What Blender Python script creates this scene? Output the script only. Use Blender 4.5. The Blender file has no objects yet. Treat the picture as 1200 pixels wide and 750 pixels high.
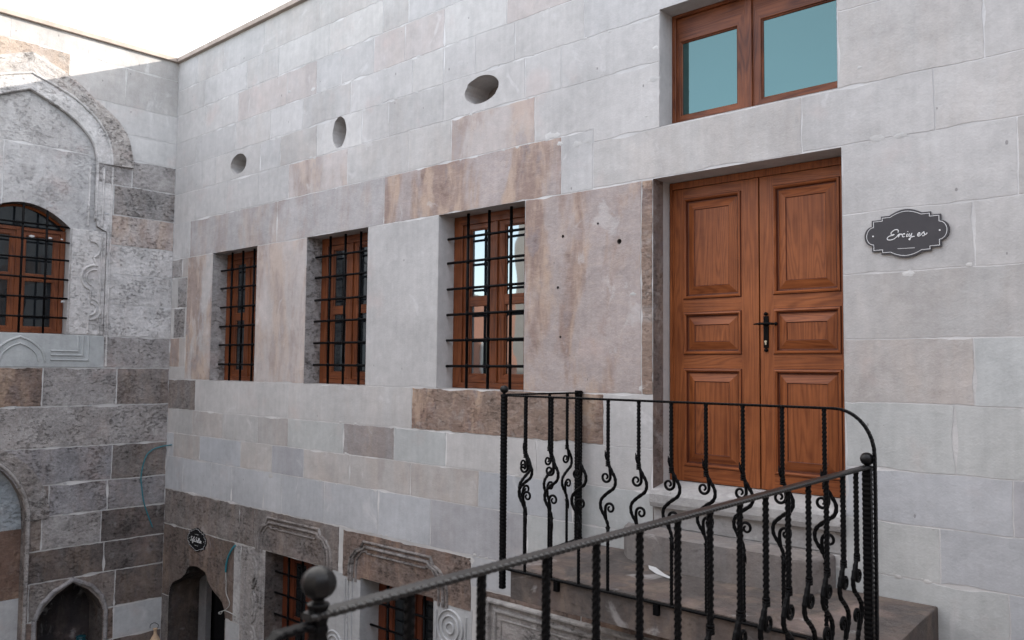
import bpy, bmesh, math, random
from mathutils import Vector, Matrix, noise
from mathutils.geometry import delaunay_2d_cdt
R = math.radians
rnd = random.Random(7)
S = bpy.context.scene
COL = S.collection

# ------------------------------------------------------------------ camera
# world: x along the door wall, y into it (wall face y=0), z up, terrace floor z=0
EYE = Vector((11.70, -5.60, 1.65))
AX = ((0.73936058, -0.03134616, -0.67257962), (0.67324187, 0.04859457, 0.73782379), (0.00955577, -0.99832659, 0.05703246))
cd = bpy.data.cameras.new('camera'); cam = bpy.data.objects.new('camera', cd); COL.objects.link(cam)
cd.sensor_width = 36; cd.lens = 36 * 987 / 1200; cd.clip_start = .05; cd.clip_end = 2000
m = Matrix.Identity(4)
for i in range(3):
    m[i][0] = AX[i][0]; m[i][1] = -AX[i][1]; m[i][2] = -AX[i][2]; m[i][3] = EYE[i]
cam.matrix_world = m
cd.dof.use_dof = True; cd.dof.focus_distance = 6.2; cd.dof.aperture_fstop = 3.5
S.camera = cam

# ------------------------------------------------------------------ sky and sun
sun_dir = Vector((0.75, 1.0, 0.45)).normalized()          # towards the sun
elev = math.asin(sun_dir.z); az = math.atan2(sun_dir.x, sun_dir.y)
W = bpy.data.worlds.new('World'); S.world = W; W.use_nodes = True
nt = W.node_tree; nt.nodes.clear(); N = nt.nodes.new; LK = nt.links.new
out = N('ShaderNodeOutputWorld'); bg = N('ShaderNodeBackground'); bg.inputs[1].default_value = .15
sky = N('ShaderNodeTexSky'); sky.sky_type = 'NISHITA'; sky.sun_disc = False
sky.sun_elevation = elev; sky.sun_rotation = az; sky.altitude = 1000; sky.dust_density = .6; sky.air_density = 1.0
tc = N('ShaderNodeTexCoord')
dotn = N('ShaderNodeVectorMath'); dotn.operation = 'DOT_PRODUCT'; dotn.inputs[1].default_value = (-.45, .85, .1)
LK(tc.outputs['Generated'], dotn.inputs[0])
cn = N('ShaderNodeTexNoise'); cn.inputs['Scale'].default_value = 2.2; cn.inputs['Detail'].default_value = 7; cn.inputs['Roughness'].default_value = .58
mp = N('ShaderNodeMapping'); mp.inputs['Scale'].default_value = (1, 1, 2.2); mp.inputs['Location'].default_value = (.3, .1, .2)
LK(tc.outputs['Generated'], mp.inputs[0]); LK(mp.outputs[0], cn.inputs['Vector'])
mm = N('ShaderNodeMath'); mm.operation = 'MULTIPLY_ADD'; mm.inputs[1].default_value = .55
LK(dotn.outputs['Value'], mm.inputs[0]); LK(cn.outputs['Fac'], mm.inputs[2])
cr = N('ShaderNodeMapRange'); cr.inputs['From Min'].default_value = .24; cr.inputs['From Max'].default_value = .66; cr.inputs['To Min'].default_value = .46; cr.interpolation_type = 'SMOOTHSTEP'
LK(mm.outputs[0], cr.inputs['Value'])
mx = N('ShaderNodeMix'); mx.data_type = 'RGBA'; mx.inputs[7].default_value = (5.1, 4.95, 4.87, 1)
LK(cr.outputs[0], mx.inputs[0]); LK(sky.outputs[0], mx.inputs[6]); LK(mx.outputs[2], bg.inputs[0]); LK(bg.outputs[0], out.inputs[0])
sl = bpy.data.lights.new('sun', 'SUN'); sl.energy = 2.0; sl.angle = R(.6); sl.color = (1, .93, .84)
so = bpy.data.objects.new('sun', sl); COL.objects.link(so); so.rotation_euler = sun_dir.to_track_quat('Z', 'Y').to_euler(); so.location = (0, 0, 20)
S.view_settings.view_transform = 'Standard'; S.view_settings.look = 'None'; S.view_settings.gamma = 1
S.view_settings.exposure = 2.17
S.render.engine = 'CYCLES'; S.cycles.max_bounces = 8

# ------------------------------------------------------------------ helpers
def ray(p):
    c = (p[0] - 600, p[1] - 375, 987.)
    return Vector([sum(AX[i][k] * c[k] for k in range(3)) for i in range(3)])
def onwall(px, py, y=0.):                                # photo point -> (x, z) on the door wall
    r = ray((px, py)); q = EYE + r * ((y - EYE.y) / r.y); return (q.x, q.z)

def ns(x, y, z=0., s=1.): return noise.noise(Vector((x * s, y * s, z * s)))

class Mesh:
    """collects geometry with per-corner colour (Col) and parameters (Par) and material slots"""
    def __init__(s): s.bm = bmesh.new(); s.c = s.bm.loops.layers.float_color.new('Col'); s.p = s.bm.loops.layers.float_color.new('Par'); s.col = (.5, .5, .5); s.par = (0, 0, 0); s.mi = 0
    def face(s, pts, smooth=False):
        vs = [s.bm.verts.new(p) if not isinstance(p, bmesh.types.BMVert) else p for p in pts]
        try: f = s.bm.faces.new(vs)
        except ValueError: return None
        s.paint(f, smooth); return f
    def paint(s, f, smooth=False):
        f.material_index = s.mi; f.smooth = smooth
        for l in f.loops: l[s.c] = (*s.col, 1); l[s.p] = (*s.par, 1)
    def box(s, a, b, bev=0.):
        x0, y0, z0 = [min(a[i], b[i]) for i in range(3)]; x1, y1, z1 = [max(a[i], b[i]) for i in range(3)]
        old = set(s.bm.faces)
        vs = [s.bm.verts.new(p) for p in ((x0, y0, z0), (x1, y0, z0), (x1, y1, z0), (x0, y1, z0), (x0, y0, z1), (x1, y0, z1), (x1, y1, z1), (x0, y1, z1))]
        fs = [s.bm.faces.new([vs[i] for i in q]) for q in ((3, 2, 1, 0), (4, 5, 6, 7), (0, 1, 5, 4), (1, 2, 6, 5), (2, 3, 7, 6), (3, 0, 4, 7))]
        if bev > 0:
            es = list({e for f in fs for e in f.edges})
            r = bmesh.ops.bevel(s.bm, geom=es, offset=bev, segments=2, affect='EDGES', profile=.6)
            fs = [f for f in s.bm.faces if f not in old]
        for f in fs: s.paint(f)
    def tube(s, pts, rad, seg=8, closed=False, smooth=True, flat=1., up=None):
        pts = [Vector(p) for p in pts]; n = len(pts); rings = []
        rr = rad if hasattr(rad, '__len__') else [rad] * n
        t0 = (pts[1] - pts[0]).normalized(); nrm = (Vector(up) if up else (Vector((0, 0, 1)) if abs(t0.z) < .9 else Vector((1, 0, 0))))
        nrm = (nrm - t0 * nrm.dot(t0)).normalized()
        for i, p in enumerate(pts):
            a = pts[max(i - 1, 0)]; b = pts[min(i + 1, n - 1)]; t = (b - a).normalized()
            nrm = (nrm - t * nrm.dot(t)).normalized(); bi = t.cross(nrm)
            rings.append([s.bm.verts.new(p + (nrm * math.cos(2 * math.pi * k / seg) + bi * math.sin(2 * math.pi * k / seg) * flat) * rr[i]) for k in range(seg)])
        for i in range(n - 1):
            for k in range(seg):
                s.face([rings[i][k], rings[i][(k + 1) % seg], rings[i + 1][(k + 1) % seg], rings[i + 1][k]], smooth)
        s.face(rings[0][::-1]); s.face(rings[-1])
    def lathe(s, prof, c=(0, 0, 0), seg=20, smooth=True):
        rings = []
        for r, z in prof:
            rings.append([s.bm.verts.new((c[0] + max(r, 1e-4) * math.cos(2 * math.pi * k / seg), c[1] + max(r, 1e-4) * math.sin(2 * math.pi * k / seg), c[2] + z)) for k in range(seg)])
        for i in range(len(rings) - 1):
            for k in range(seg): s.face([rings[i][k], rings[i][(k + 1) % seg], rings[i + 1][(k + 1) % seg], rings[i + 1][k]], smooth)
        s.face(rings[0][::-1]); s.face(rings[-1])
    def done(s, name, mats, parent=None, recalc=True):
        if recalc: bmesh.ops.recalc_face_normals(s.bm, faces=s.bm.faces)
        me = bpy.data.meshes.new(name)
        if parent is not None:
            off = wloc(parent); bmesh.ops.translate(s.bm, vec=-off, verts=s.bm.verts)
        s.bm.to_mesh(me); s.bm.free()
        for mt in (mats if isinstance(mats, (list, tuple)) else [mats]): me.materials.append(mt)
        o = bpy.data.objects.new(name, me); COL.objects.link(o)
        if parent is not None: o.parent = parent
        return o
def wloc(o):
    v = Vector((0, 0, 0))
    while o is not None: v += o.location; o = o.parent
    return v
def tag(o, label=None, cat=None, group=None, kind=None):
    if label: o['label'] = label
    if cat: o['category'] = cat
    if group: o['group'] = group
    if kind: o['kind'] = kind
    return o
def thing(name, loc, label, cat, group=None):
    o = bpy.data.objects.new(name, None); COL.objects.link(o); o.location = loc; o.empty_display_size = .2
    return tag(o, label, cat, group)

# plane maps: (u, v, w) -> world, w = out of the wall
def PM(u, v, w=0.): return Vector((u, -w, v))             # door wall: u = x, v = z
def PL(u, v, w=0.): return Vector((w, u, v))              # left wall: u = y, v = z

# ------------------------------------------------------------------ materials
def newmat(name):
    m = bpy.data.materials.new(name); m.use_nodes = True; t = m.node_tree; t.nodes.clear()
    o = t.nodes.new('ShaderNodeOutputMaterial'); b = t.nodes.new('ShaderNodeBsdfPrincipled'); t.links.new(b.outputs[0], o.inputs[0])
    return m, t, b
def nz(t, vec, scale, detail=4, rough=.55, dist=0.):
    n = t.nodes.new('ShaderNodeTexNoise'); n.inputs['Scale'].default_value = scale; n.inputs['Detail'].default_value = detail
    n.inputs['Roughness'].default_value = rough; n.inputs['Distortion'].default_value = dist; t.links.new(vec, n.inputs['Vector']); return n.outputs['Fac']
def mapv(t, scale=(1, 1, 1), loc=(0, 0, 0)):
    c = t.nodes.new('ShaderNodeTexCoord'); m = t.nodes.new('ShaderNodeMapping'); m.inputs['Scale'].default_value = scale; m.inputs['Location'].default_value = loc
    t.links.new(c.outputs['Object'], m.inputs[0]); return m.outputs[0]
def mr(t, v, a, b, c=0., d=1., smooth=True):
    n = t.nodes.new('ShaderNodeMapRange'); n.interpolation_type = 'SMOOTHSTEP' if smooth else 'LINEAR'
    for k, x in zip(('From Min', 'From Max', 'To Min', 'To Max'), (a, b, c, d)): n.inputs[k].default_value = x
    t.links.new(v, n.inputs['Value']); return n.outputs[0]
def ma(t, op, a, b=None, c=None):
    n = t.nodes.new('ShaderNodeMath'); n.operation = op
    for i, x in enumerate((a, b, c)):
        if x is None: continue
        if isinstance(x, (int, float)): n.inputs[i].default_value = x
        else: t.links.new(x, n.inputs[i])
    return n.outputs[0]
def mixc(t, f, a, b, mode='MIX'):
    n = t.nodes.new('ShaderNodeMix'); n.data_type = 'RGBA'; n.blend_type = mode
    for i, x in ((0, f), (6, a), (7, b)):
        if isinstance(x, (int, float)): n.inputs[i].default_value = x
        elif isinstance(x, tuple): n.inputs[i].default_value = (*x, 1) if len(x) == 3 else x
        else: t.links.new(x, n.inputs[i])
    return n.outputs[2]
def bump(t, b, h, dist, strength=1.):
    n = t.nodes.new('ShaderNodeBump'); n.inputs['Distance'].default_value = dist; n.inputs['Strength'].default_value = strength
    t.links.new(h, n.inputs['Height']); t.links.new(n.outputs[0], b.inputs['Normal'])

def stone_material():
    m, t, b = newmat('tuff_stone')
    ca = t.nodes.new('ShaderNodeAttribute'); ca.attribute_name = 'Col'
    pa = t.nodes.new('ShaderNodeAttribute'); pa.attribute_name = 'Par'
    sep = t.nodes.new('ShaderNodeSeparateColor'); t.links.new(pa.outputs['Color'], sep.inputs[0])
    age, brown, pale = sep.outputs
    v = mapv(t); vv = mapv(t, (14, 14, 1.1)); vs = mapv(t, (1, 1, .35), (3, 1, 5)); vd = mapv(t, (1.6, 1.6, 6), (2, 7, 1))
    big = nz(t, v, 1.3, 5, .6); mid = nz(t, v, 9, 6, .65); fine = nz(t, v, 70, 4, .6); streak = nz(t, vv, 1.6, 3, .5); pat = nz(t, vs, 2.6, 7, .62, .4); dia = nz(t, vd, 5, 5, .6, 1.2)
    # value variation
    k = ma(t, 'ADD', mr(t, big, .3, .7, .86, 1.1, False), mr(t, mid, .3, .7, -.09, .08, False))
    k = ma(t, 'ADD', k, mr(t, streak, .3, .7, -.035, .035, False))
    k = ma(t, 'ADD', k, mr(t, fine, .3, .7, -.03, .03, False))
    agek = ma(t, 'MULTIPLY', age, mr(t, nz(t, mapv(t, (1, 1, 1.7)), 15, 8, .78), .34, .66, -.55, .5, False)); k = ma(t, 'ADD', k, agek)
    agek2 = ma(t, 'MULTIPLY', age, mr(t, nz(t, mapv(t, (1, 1, 1.5), (4, 2, 8)), 3.2, 8, .68, .5), .36, .64, -.42, .42, False)); k = ma(t, 'ADD', k, agek2)
    ac = ma(t, 'MINIMUM', ma(t, 'MULTIPLY', ma(t, 'MAXIMUM', ma(t, 'SUBTRACT', age, .2), 0.), 4.), 1.); chip = ma(t, 'MULTIPLY', ac, mr(t, ma(t, 'ADD', nz(t, mapv(t, (1, 1, 1.8), (6, 5, 4)), 17, 7, .72, .1), ma(t, 'MULTIPLY', nz(t, v, 2.7, 3, .5), .45)), .80, .84, 0, 1))
    k = ma(t, 'SUBTRACT', k, ma(t, 'MULTIPLY', chip, .36)); k = ma(t, 'ADD', k, ma(t, 'MULTIPLY', age, mr(t, nz(t, v, 55, 5, .75), .3, .7, -.3, .3, False)))
    k = ma(t, 'MAXIMUM', k, .16)
    kc = t.nodes.new('ShaderNodeCombineColor')
    for i in range(3): t.links.new(k, kc.inputs[i])
    c = mixc(t, 1., ca.outputs['Color'], kc.outputs[0], 'MULTIPLY')
    # brown iron stain clouds, with a diagonal tooling where strong
    st = ma(t, 'MULTIPLY', brown, mr(t, pat, .42, .57, .0, 1.)); dd = ma(t, 'MULTIPLY', ma(t, 'MULTIPLY', brown, brown), mr(t, dia, .5, .62)); 
    och = mixc(t, mr(t, nz(t, mapv(t, (1.6, 1.6, .5), (7, 3, 1)), 3.4, 5, .6, .3), .42, .6), (.25, .165, .13), (.47, .34, .25)); och = mixc(t, mr(t, nz(t, mapv(t, (1.3, 1.3, .7), (1, 8, 3)), 4.1, 6, .65, .3), .54, .66, 0, .8), och, (.215, .18, .185))
    c = mixc(t, ma(t, 'MULTIPLY', st, .8), c, och)
    c = mixc(t, ma(t, 'MULTIPLY', st, mr(t, nz(t, v, 5, 6, .7), .52, .7, 0, .55)), c, (.13, .085, .07))
    c = mixc(t, ma(t, 'MULTIPLY', dd, .25), c, (.52, .42, .36))
    # warm faint blotches on new stone
    wb = ma(t, 'MULTIPLY', mr(t, nz(t, v, 1.7, 4, .6), .56, .74), .22); c = mixc(t, wb, c, (.55, .40, .36))
    # pale lime and lichen
    pl = ma(t, 'MULTIPLY', pale, mr(t, nz(t, v, 7, 8, .72, .3), .53, .62)); c = mixc(t, ma(t, 'MULTIPLY', pl, .7), c, (.46, .45, .44))
    # lime wash smears
    sm = mr(t, nz(t, mapv(t, (1, 1, .8), (9, 4, 2)), 3.1, 6, .6, .8), .61, .70, 0, .42); c = mixc(t, ma(t, 'MULTIPLY', sm, ma(t, 'SUBTRACT', 1., age)), c, (.6, .59, .585))
    # pits
    vo = t.nodes.new('ShaderNodeTexVoronoi'); vo.inputs['Scale'].default_value = 11; t.links.new(mapv(t, (1, 1, .6)), vo.inputs['Vector'])
    sc = t.nodes.new('ShaderNodeSeparateColor'); t.links.new(vo.outputs['Color'], sc.inputs[0])
    thr = ma(t, 'MULTIPLY', mr(t, sc.outputs[0], .62, 1., 0, .12, False), 1.)
    pit = ma(t, 'LESS_THAN', ma(t, 'ADD', vo.outputs['Distance'], ma(t, 'MULTIPLY', fine, .04)), thr)
    c = mixc(t, ma(t, 'MULTIPLY', pit, .5), c, (.12, .11, .11))
    t.links.new(c, b.inputs['Base Color']); b.inputs['Roughness'].default_value = .92; b.inputs['Specular IOR Level'].default_value = .2
    h = ma(t, 'ADD', ma(t, 'MULTIPLY', fine, .18), ma(t, 'MULTIPLY', mid, .5))
    h = ma(t, 'ADD', h, ma(t, 'MULTIPLY', streak, .05))
    h = ma(t, 'SUBTRACT', h, ma(t, 'MULTIPLY', pit, .4))
    ah = ma(t, 'ADD', ma(t, 'MULTIPLY', nz(t, v, 34, 6, .8), 4.4), ma(t, 'MULTIPLY', pat, 2.2))
    h = ma(t, 'ADD', h, ma(t, 'MULTIPLY', age, ah)); h = ma(t, 'SUBTRACT', h, ma(t, 'MULTIPLY', chip, 1.1))
    bump(t, b, h, .009, 1.)
    return m
def mortar_material():
    m, t, b = newmat('lime_mortar'); v = mapv(t)
    ca = t.nodes.new('ShaderNodeAttribute'); ca.attribute_name = 'Col'
    n = nz(t, v, 30, 5, .7); f = mr(t, nz(t, v, 1.8, 3), .35, .65)
    kc = mixc(t, f, (.82, .82, .82), (1.06, 1.06, 1.06)); c = mixc(t, 1., ca.outputs['Color'], kc, 'MULTIPLY')
    t.links.new(c, b.inputs['Base Color']); b.inputs['Roughness'].default_value = .95; b.inputs['Specular IOR Level'].default_value = .1
    bump(t, b, n, .006, .8); return m
def plain(name, col, rough=.8, spec=.3, var=.15, scale=8, bmp=.002):
    m, t, b = newmat(name); v = mapv(t); n = nz(t, v, scale, 6, .65)
    k = mr(t, n, .3, .7, 1 - var, 1 + var, False); kc = t.nodes.new('ShaderNodeCombineColor')
    for i in range(3): t.links.new(k, kc.inputs[i])
    c = mixc(t, 1., col, kc.outputs[0], 'MULTIPLY'); t.links.new(c, b.inputs['Base Color'])
    b.inputs['Roughness'].default_value = rough; b.inputs['Specular IOR Level'].default_value = spec
    if bmp: bump(t, b, nz(t, v, scale * 6, 5, .7), bmp, .8)
    return m
def wood_material(name, horiz=False, dark=(.13, .033, .009), light=(.37, .118, .037), rough=.42):
    m, t, b = newmat(name)
    ax = (.6, 20, 20) if horiz else (20, 20, .6)
    ax2 = (.32, 4, 4) if horiz else (4, 4, .32)
    v = mapv(t, ax); v2 = mapv(t, ax2, (1.3, 0, .7)); vo_ = mapv(t)
    g1 = nz(t, v, 3.2, 5, .6, .0); g0 = nz(t, v2, 1.3, 2, .45, .1)
    # growth rings: bands of a slow field give cathedral figure
    rings = ma(t, 'FRACT', ma(t, 'MULTIPLY', g0, 22.)); rings = ma(t, 'ABSOLUTE', ma(t, 'SUBTRACT', rings, .5)); rg = mr(t, rings, .02, .34, 0, 1)
    f = ma(t, 'ADD', ma(t, 'MULTIPLY', rg, .26), ma(t, 'MULTIPLY', mr(t, g1, .25, .78), .36)); f = ma(t, 'ADD', f, mr(t, nz(t, vo_, 2.2, 5, .6), .3, .7, -.2, .28, False))
    c = mixc(t, f, dark, light)
    vo = t.nodes.new('ShaderNodeTexVoronoi'); vo.inputs['Scale'].default_value = 4.6; vo.inputs['Randomness'].default_value = 1.
    t.links.new(mapv(t, (.55, 1, 1) if horiz else (1, 1, .55)), vo.inputs['Vector']); sc = t.nodes.new('ShaderNodeSeparateColor'); t.links.new(vo.outputs['Color'], sc.inputs[0])
    kn = ma(t, 'MULTIPLY', mr(t, vo.outputs['Distance'], .03, .1, 1, 0), ma(t, 'GREATER_THAN', sc.outputs[1], .6))
    c = mixc(t, ma(t, 'MULTIPLY', kn, .75), c, (.07, .02, .01))
    t.links.new(c, b.inputs['Base Color']); b.inputs['Roughness'].default_value = rough; b.inputs['Specular IOR Level'].default_value = .28
    bump(t, b, ma(t, 'ADD', g1, ma(t, 'MULTIPLY', rg, .4)), .0015, .6); return m
def iron_material(name='black_iron', spec=.07):
    m, t, b = newmat(name); v = mapv(t)
    c = mixc(t, mr(t, nz(t, v, 14, 5, .7), .55, .75, 0, .5), (.003, .003, .0035), (.011, .010, .010)); t.links.new(c, b.inputs['Base Color'])
    b.inputs['Roughness'].default_value = .38; b.inputs['Specular IOR Level'].default_value = spec
    bump(t, b, nz(t, v, 60, 3, .6), .002, .7); return m
def glass_material(name, refl=.45, base=(.012, .014, .016), tint=(.85, .93, .95)):
    m = bpy.data.materials.new(name); m.use_nodes = True; t = m.node_tree; t.nodes.clear()
    o = t.nodes.new('ShaderNodeOutputMaterial'); d = t.nodes.new('ShaderNodeBsdfDiffuse'); d.inputs[0].default_value = (*base, 1)
    g = t.nodes.new('ShaderNodeBsdfGlossy'); g.inputs['Color'].default_value = (*tint, 1); g.inputs['Roughness'].default_value = .02
    v = mapv(t); n = nz(t, v, 1.6, 2); bp = t.nodes.new('ShaderNodeBump'); bp.inputs['Distance'].default_value = .004; bp.inputs['Strength'].default_value = .5
    t.links.new(n, bp.inputs['Height']); t.links.new(bp.outputs[0], g.inputs['Normal'])
    lw = t.nodes.new('ShaderNodeLayerWeight'); lw.inputs[0].default_value = .3
    f = ma(t, 'ADD', ma(t, 'MULTIPLY', lw.outputs['Fresnel'], .5), refl); mxs = t.nodes.new('ShaderNodeMixShader')
    t.links.new(f, mxs.inputs[0]); t.links.new(d.outputs[0], mxs.inputs[1]); t.links.new(g.outputs[0], mxs.inputs[2]); t.links.new(mxs.outputs[0], o.inputs[0]); return m
STONE = stone_material(); MORTAR = mortar_material(); IRON = iron_material(); IRONB = iron_material('ball_iron', .28); IRONT = iron_material('sky_sheen_iron', .6)  # top rail copy: stronger specular imitates the grazing sky sheen
WOODV = wood_material('stained_pine_upright'); WOODH = wood_material('stained_pine_level', True)
WOODMV = wood_material('brown_pine_upright', False, (.07, .018, .006), (.26, .082, .030), .42); WOODMH = wood_material('brown_pine_level', True, (.07, .018, .006), (.26, .082, .030), .42)
WOODDV = wood_material('shaded_dark_pine_upright', False, (.06, .015, .007), (.165, .047, .021), .38); WOODDH = wood_material('shaded_dark_pine_level', True, (.06, .015, .007), (.165, .047, .021), .38)  # darker pine: shade of the low windows in the colour; also groove stain
GLASS = glass_material('window_glass', .24); DIMGLASS = glass_material('dim_window_glass', .04); HALLGLASS = glass_material('hall_window_glass', .12)
SKYGLASS = glass_material('sky_tint_glass', .16, (.012, .03, .03), (.40, .62, .58))  # teal of the reflected sky put into the glass tint
DARK = plain('dark_interior', (.006, .006, .007), .9, .1, .3, 4, 0)
COPING = plain('coping_stone', (.36, .30, .26), .85, .2, .15, 6, .003)
FLOORM = plain('landing_stone', (.235, .205, .19), .85, .25, .2, 3.5, .003)
GROUNDM = plain('courtyard_paving', (.13, .125, .12), .9, .2, .2, 2, .004)
CREAM = plain('cream_plaster', (.34, .32, .31), .9, .2, .08, 3, .002)
PINK = plain('pink_plaster', (.58, .30, .22), .9, .2, .08, 3, .002)
BRASS = plain('lock_metal', (.45, .38, .26), .4, .6, .1, 20, 0)
SIGNM = plain('sign_black', (.045, .042, .046), .55, .35, .1, 10, 0)
SIGNB = plain('sign_shaded_black', (.008, .008, .009), .6, .15, .1, 10, 0)  # low plaque: shade put into a darker copy of the sign black
WHITE = plain('sign_white', (.75, .75, .75), .6, .3, .05, 10, 0)
TEAL = plain('teal_rubber', (.02, .16, .20), .5, .4, .15, 14, 0)
WIRE = plain('white_wire', (.45, .45, .43), .5, .4, .1, 14, 0)
CLAY = plain('pale_clay', (.42, .30, .20), .75, .3, .2, 30, .001)
TEALG = plain('teal_glaze', (.006, .05, .065), .35, .5, .3, 9, 0)

# ------------------------------------------------------------------ stonework engine
PAL = {  # colour, (age, brown, pale)
    'g': ((.475, .46, .455), (0, 0, 0)), 'w': ((.55, .535, .52), (0, 0, 0)), 'n': ((.44, .425, .415), (.05, .1, 0)),
    'p': ((.50, .43, .41), (0, .12, 0)), 'pk': ((.50, .42, .40), (.05, .5, 0)), 'ps': ((.44, .40, .39), (.12, .8, .05)),
    'b': ((.415, .423, .437), (0, 0, 0)), 'bd': ((.385, .385, .40), (.04, .05, 0)), 'gr': ((.435, .443, .435), (0, 0, 0)),  # b: blue-grey stone with some cool skylight put into its colour
    't': ((.40, .37, .355), (.08, .2, 0)), 'td': ((.31, .29, .285), (.2, .25, 0)),
    'L': ((.41, .39, .385), (.14, .38, .05)), 'B': ((.385, .335, .32), (.16, .88, .08)), 'D': ((.25, .185, .15), (.32, 1., .3)),
    'o': ((.215, .195, .185), (.6, .25, .15)), 'od': ((.125, .110, .105), (.6, .25, .1)), 'ob': ((.19, .145, .125), (.6, .8, .12)),  # o, od: old stone, darkened further with the deep courtyard's shade
    'og': ((.335, .318, .31), (.5, .08, .2)), 'oy': ((.285, .27, .262), (.65, .15, .35)), 'oo': ((.33, .28, .24), (.3, .3, .3)),
    'ow': ((.40, .39, .385), (.4, 0, .2)), 'ou': ((.27, .262, .27), (.5, .15, .3)), 'c': ((.40, .405, .41), (.1, 0, .05)), 'cg': ((.36, .375, .375), (.12, .0, .08)), 'om': ((.145, .118, .105), (.6, .4, .1)), 'oz': ((.055, .048, .046), (.6, .2, .1)), 'wl': ((.39, .375, .362), (.06, .05, .05)), 'ot': ((.42, .41, .403), (.29, .04, .1)), 'ox': ((.52, .505, .495), (.36, .06, .15)), 'xb': ((.46, .41, .385), (.45, .55, .2)), 'oh': ((.40, .375, .355), (.5, .1, .2)),  # oz: lobed doorway reveal, passage shade painted into the stone colour
}
for k_ in ('g', 'w', 'n', 'p', 'pk', 't', 'ps'):
    c_, q_ = PAL[k_]; PAL[k_] = (tuple(a * .42 + b * .58 for a, b in zip(c_, (.458, .447, .432))), q_)
def jline(u, v, seed=0):                                  # joint wander shared by neighbours
    return Vector((ns(u, v, seed + 3.1, 3.2) * .007 + ns(u, v, seed, 21) * .003, ns(u, v, seed + 9.7, 3.2) * .007 + ns(u, v, seed + 5, 21) * .003))
def inset_poly(poly, gap, seed, step=.05, rough=.003):
    """poly CCW list of (u,v); inset and wander the outline"""
    n = len(poly); res = []
    P = [Vector(p) for p in poly]
    for i in range(n):
        a, b = P[i], P[(i + 1) % n]; e = b - a; L = e.length
        if L < 1e-5: continue
        d = e / L; inn = Vector((-d.y, d.x)); k = max(1, int(L / step))
        for j in range(k):
            f = j / k; p = a + e * f
            if j == 0:
                pe = (a - P[i - 1]).normalized(); pn = Vector((-pe.y, pe.x)); off = (inn + pn)
                g = gap
            else:
                off = inn; g = gap + max(0, ns(p.x, p.y, 1.7, 5) * .030 - .006) + rough * ns(p.x, p.y, seed + 2, 30)
            res.append(p + off * g + jline(p.x, p.y))
    return res
def inside(p, poly):
    c = False; n = len(poly); x, y = p
    for i in range(n):
        x1, y1 = poly[i]; x2, y2 = poly[(i + 1) % n]
        if (y1 > y) != (y2 > y) and x < (x2 - x1) * (y - y1) / (y2 - y1) + x1: c = not c
    return c
def fill(M, P, poly, holes, w):
    """triangulated poly minus holes at height w"""
    us = [p[0] for p in poly]; vs = [p[1] for p in poly]; bb = (min(us), max(us), min(vs), max(vs)); hh = []
    for h in holes:
        hu = [q[0] for q in h]; hv = [q[1] for q in h]
        if min(hu) < bb[1] and max(hu) > bb[0] and min(hv) < bb[3] and max(hv) > bb[2]: hh.append(h)
    if not hh:
        M.face([P(p[0], p[1], w) for p in poly]); return
    V = [Vector(p) for p in poly]; E = [(i, (i + 1) % len(poly)) for i in range(len(poly))]
    for h in hh:
        o = len(V); V += [Vector(q) for q in h]; E += [(o + i, o + (i + 1) % len(h)) for i in range(len(h))]
    rv, re, rf, *_ = delaunay_2d_cdt(V, E, [], 0, 1e-5)
    bv = [M.bm.verts.new(P(v.x, v.y, w)) for v in rv]
    for f in rf:
        c = sum((rv[i] for i in f), Vector((0, 0))) / len(f)
        if inside(c, poly) and not any(inside(c, h) for h in hh): M.face([bv[i] for i in f])
def block(M, P, poly, key, holes=(), gap=.0035, lift=None):
    col, par = PAL[key]; k = 1 + rnd.uniform(-.05, .05); w = rnd.uniform(-.008, .008)
    M.col = (col[0] * (k + w), col[1] * k, col[2] * (k - w)); M.par = par; M.mi = 0
    old = par[0] > .25
    gap = gap + (.0045 if old else .001)
    h = lift if lift is not None else ((.006 if old else .0022) + rnd.uniform(0, .001))
    q = inset_poly(poly, gap, rnd.uniform(0, 50), .045, .006 if old else .003)
    fill(M, P, q, holes, h)
    n = len(q)
    for i in range(n):
        a, b = q[i], q[(i + 1) % n]; mid = (a + b) / 2
        if any(inside(mid, hh) for hh in holes): continue
        M.face([P(a.x, a.y, -.003), P(b.x, b.y, -.003), P(b.x, b.y, h), P(a.x, a.y, h)])
def rect(u0, u1, v0, v1): return [(u0, v0), (u1, v0), (u1, v1), (u0, v1)]
def courses(M, P, spec, holes, gap=.0035):
    """spec rows: (v_top, v_bot, u_start, [(u_end, key), ...])"""
    for vt, vb, u, row in spec:
        for ue, key in row:
            block(M, P, rect(u, ue, vb, vt), key, holes, gap); u = ue
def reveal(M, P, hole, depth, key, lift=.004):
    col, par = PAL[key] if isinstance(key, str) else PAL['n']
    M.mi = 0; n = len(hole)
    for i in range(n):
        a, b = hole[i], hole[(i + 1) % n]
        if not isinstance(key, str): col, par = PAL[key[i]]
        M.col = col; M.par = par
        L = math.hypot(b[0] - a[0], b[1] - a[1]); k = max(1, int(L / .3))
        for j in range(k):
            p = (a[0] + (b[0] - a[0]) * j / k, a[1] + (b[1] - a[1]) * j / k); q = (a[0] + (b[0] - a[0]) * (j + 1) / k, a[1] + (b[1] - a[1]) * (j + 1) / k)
            M.face([P(*p, lift), P(*p, -depth), P(*q, -depth), P(*q, lift)])
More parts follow.
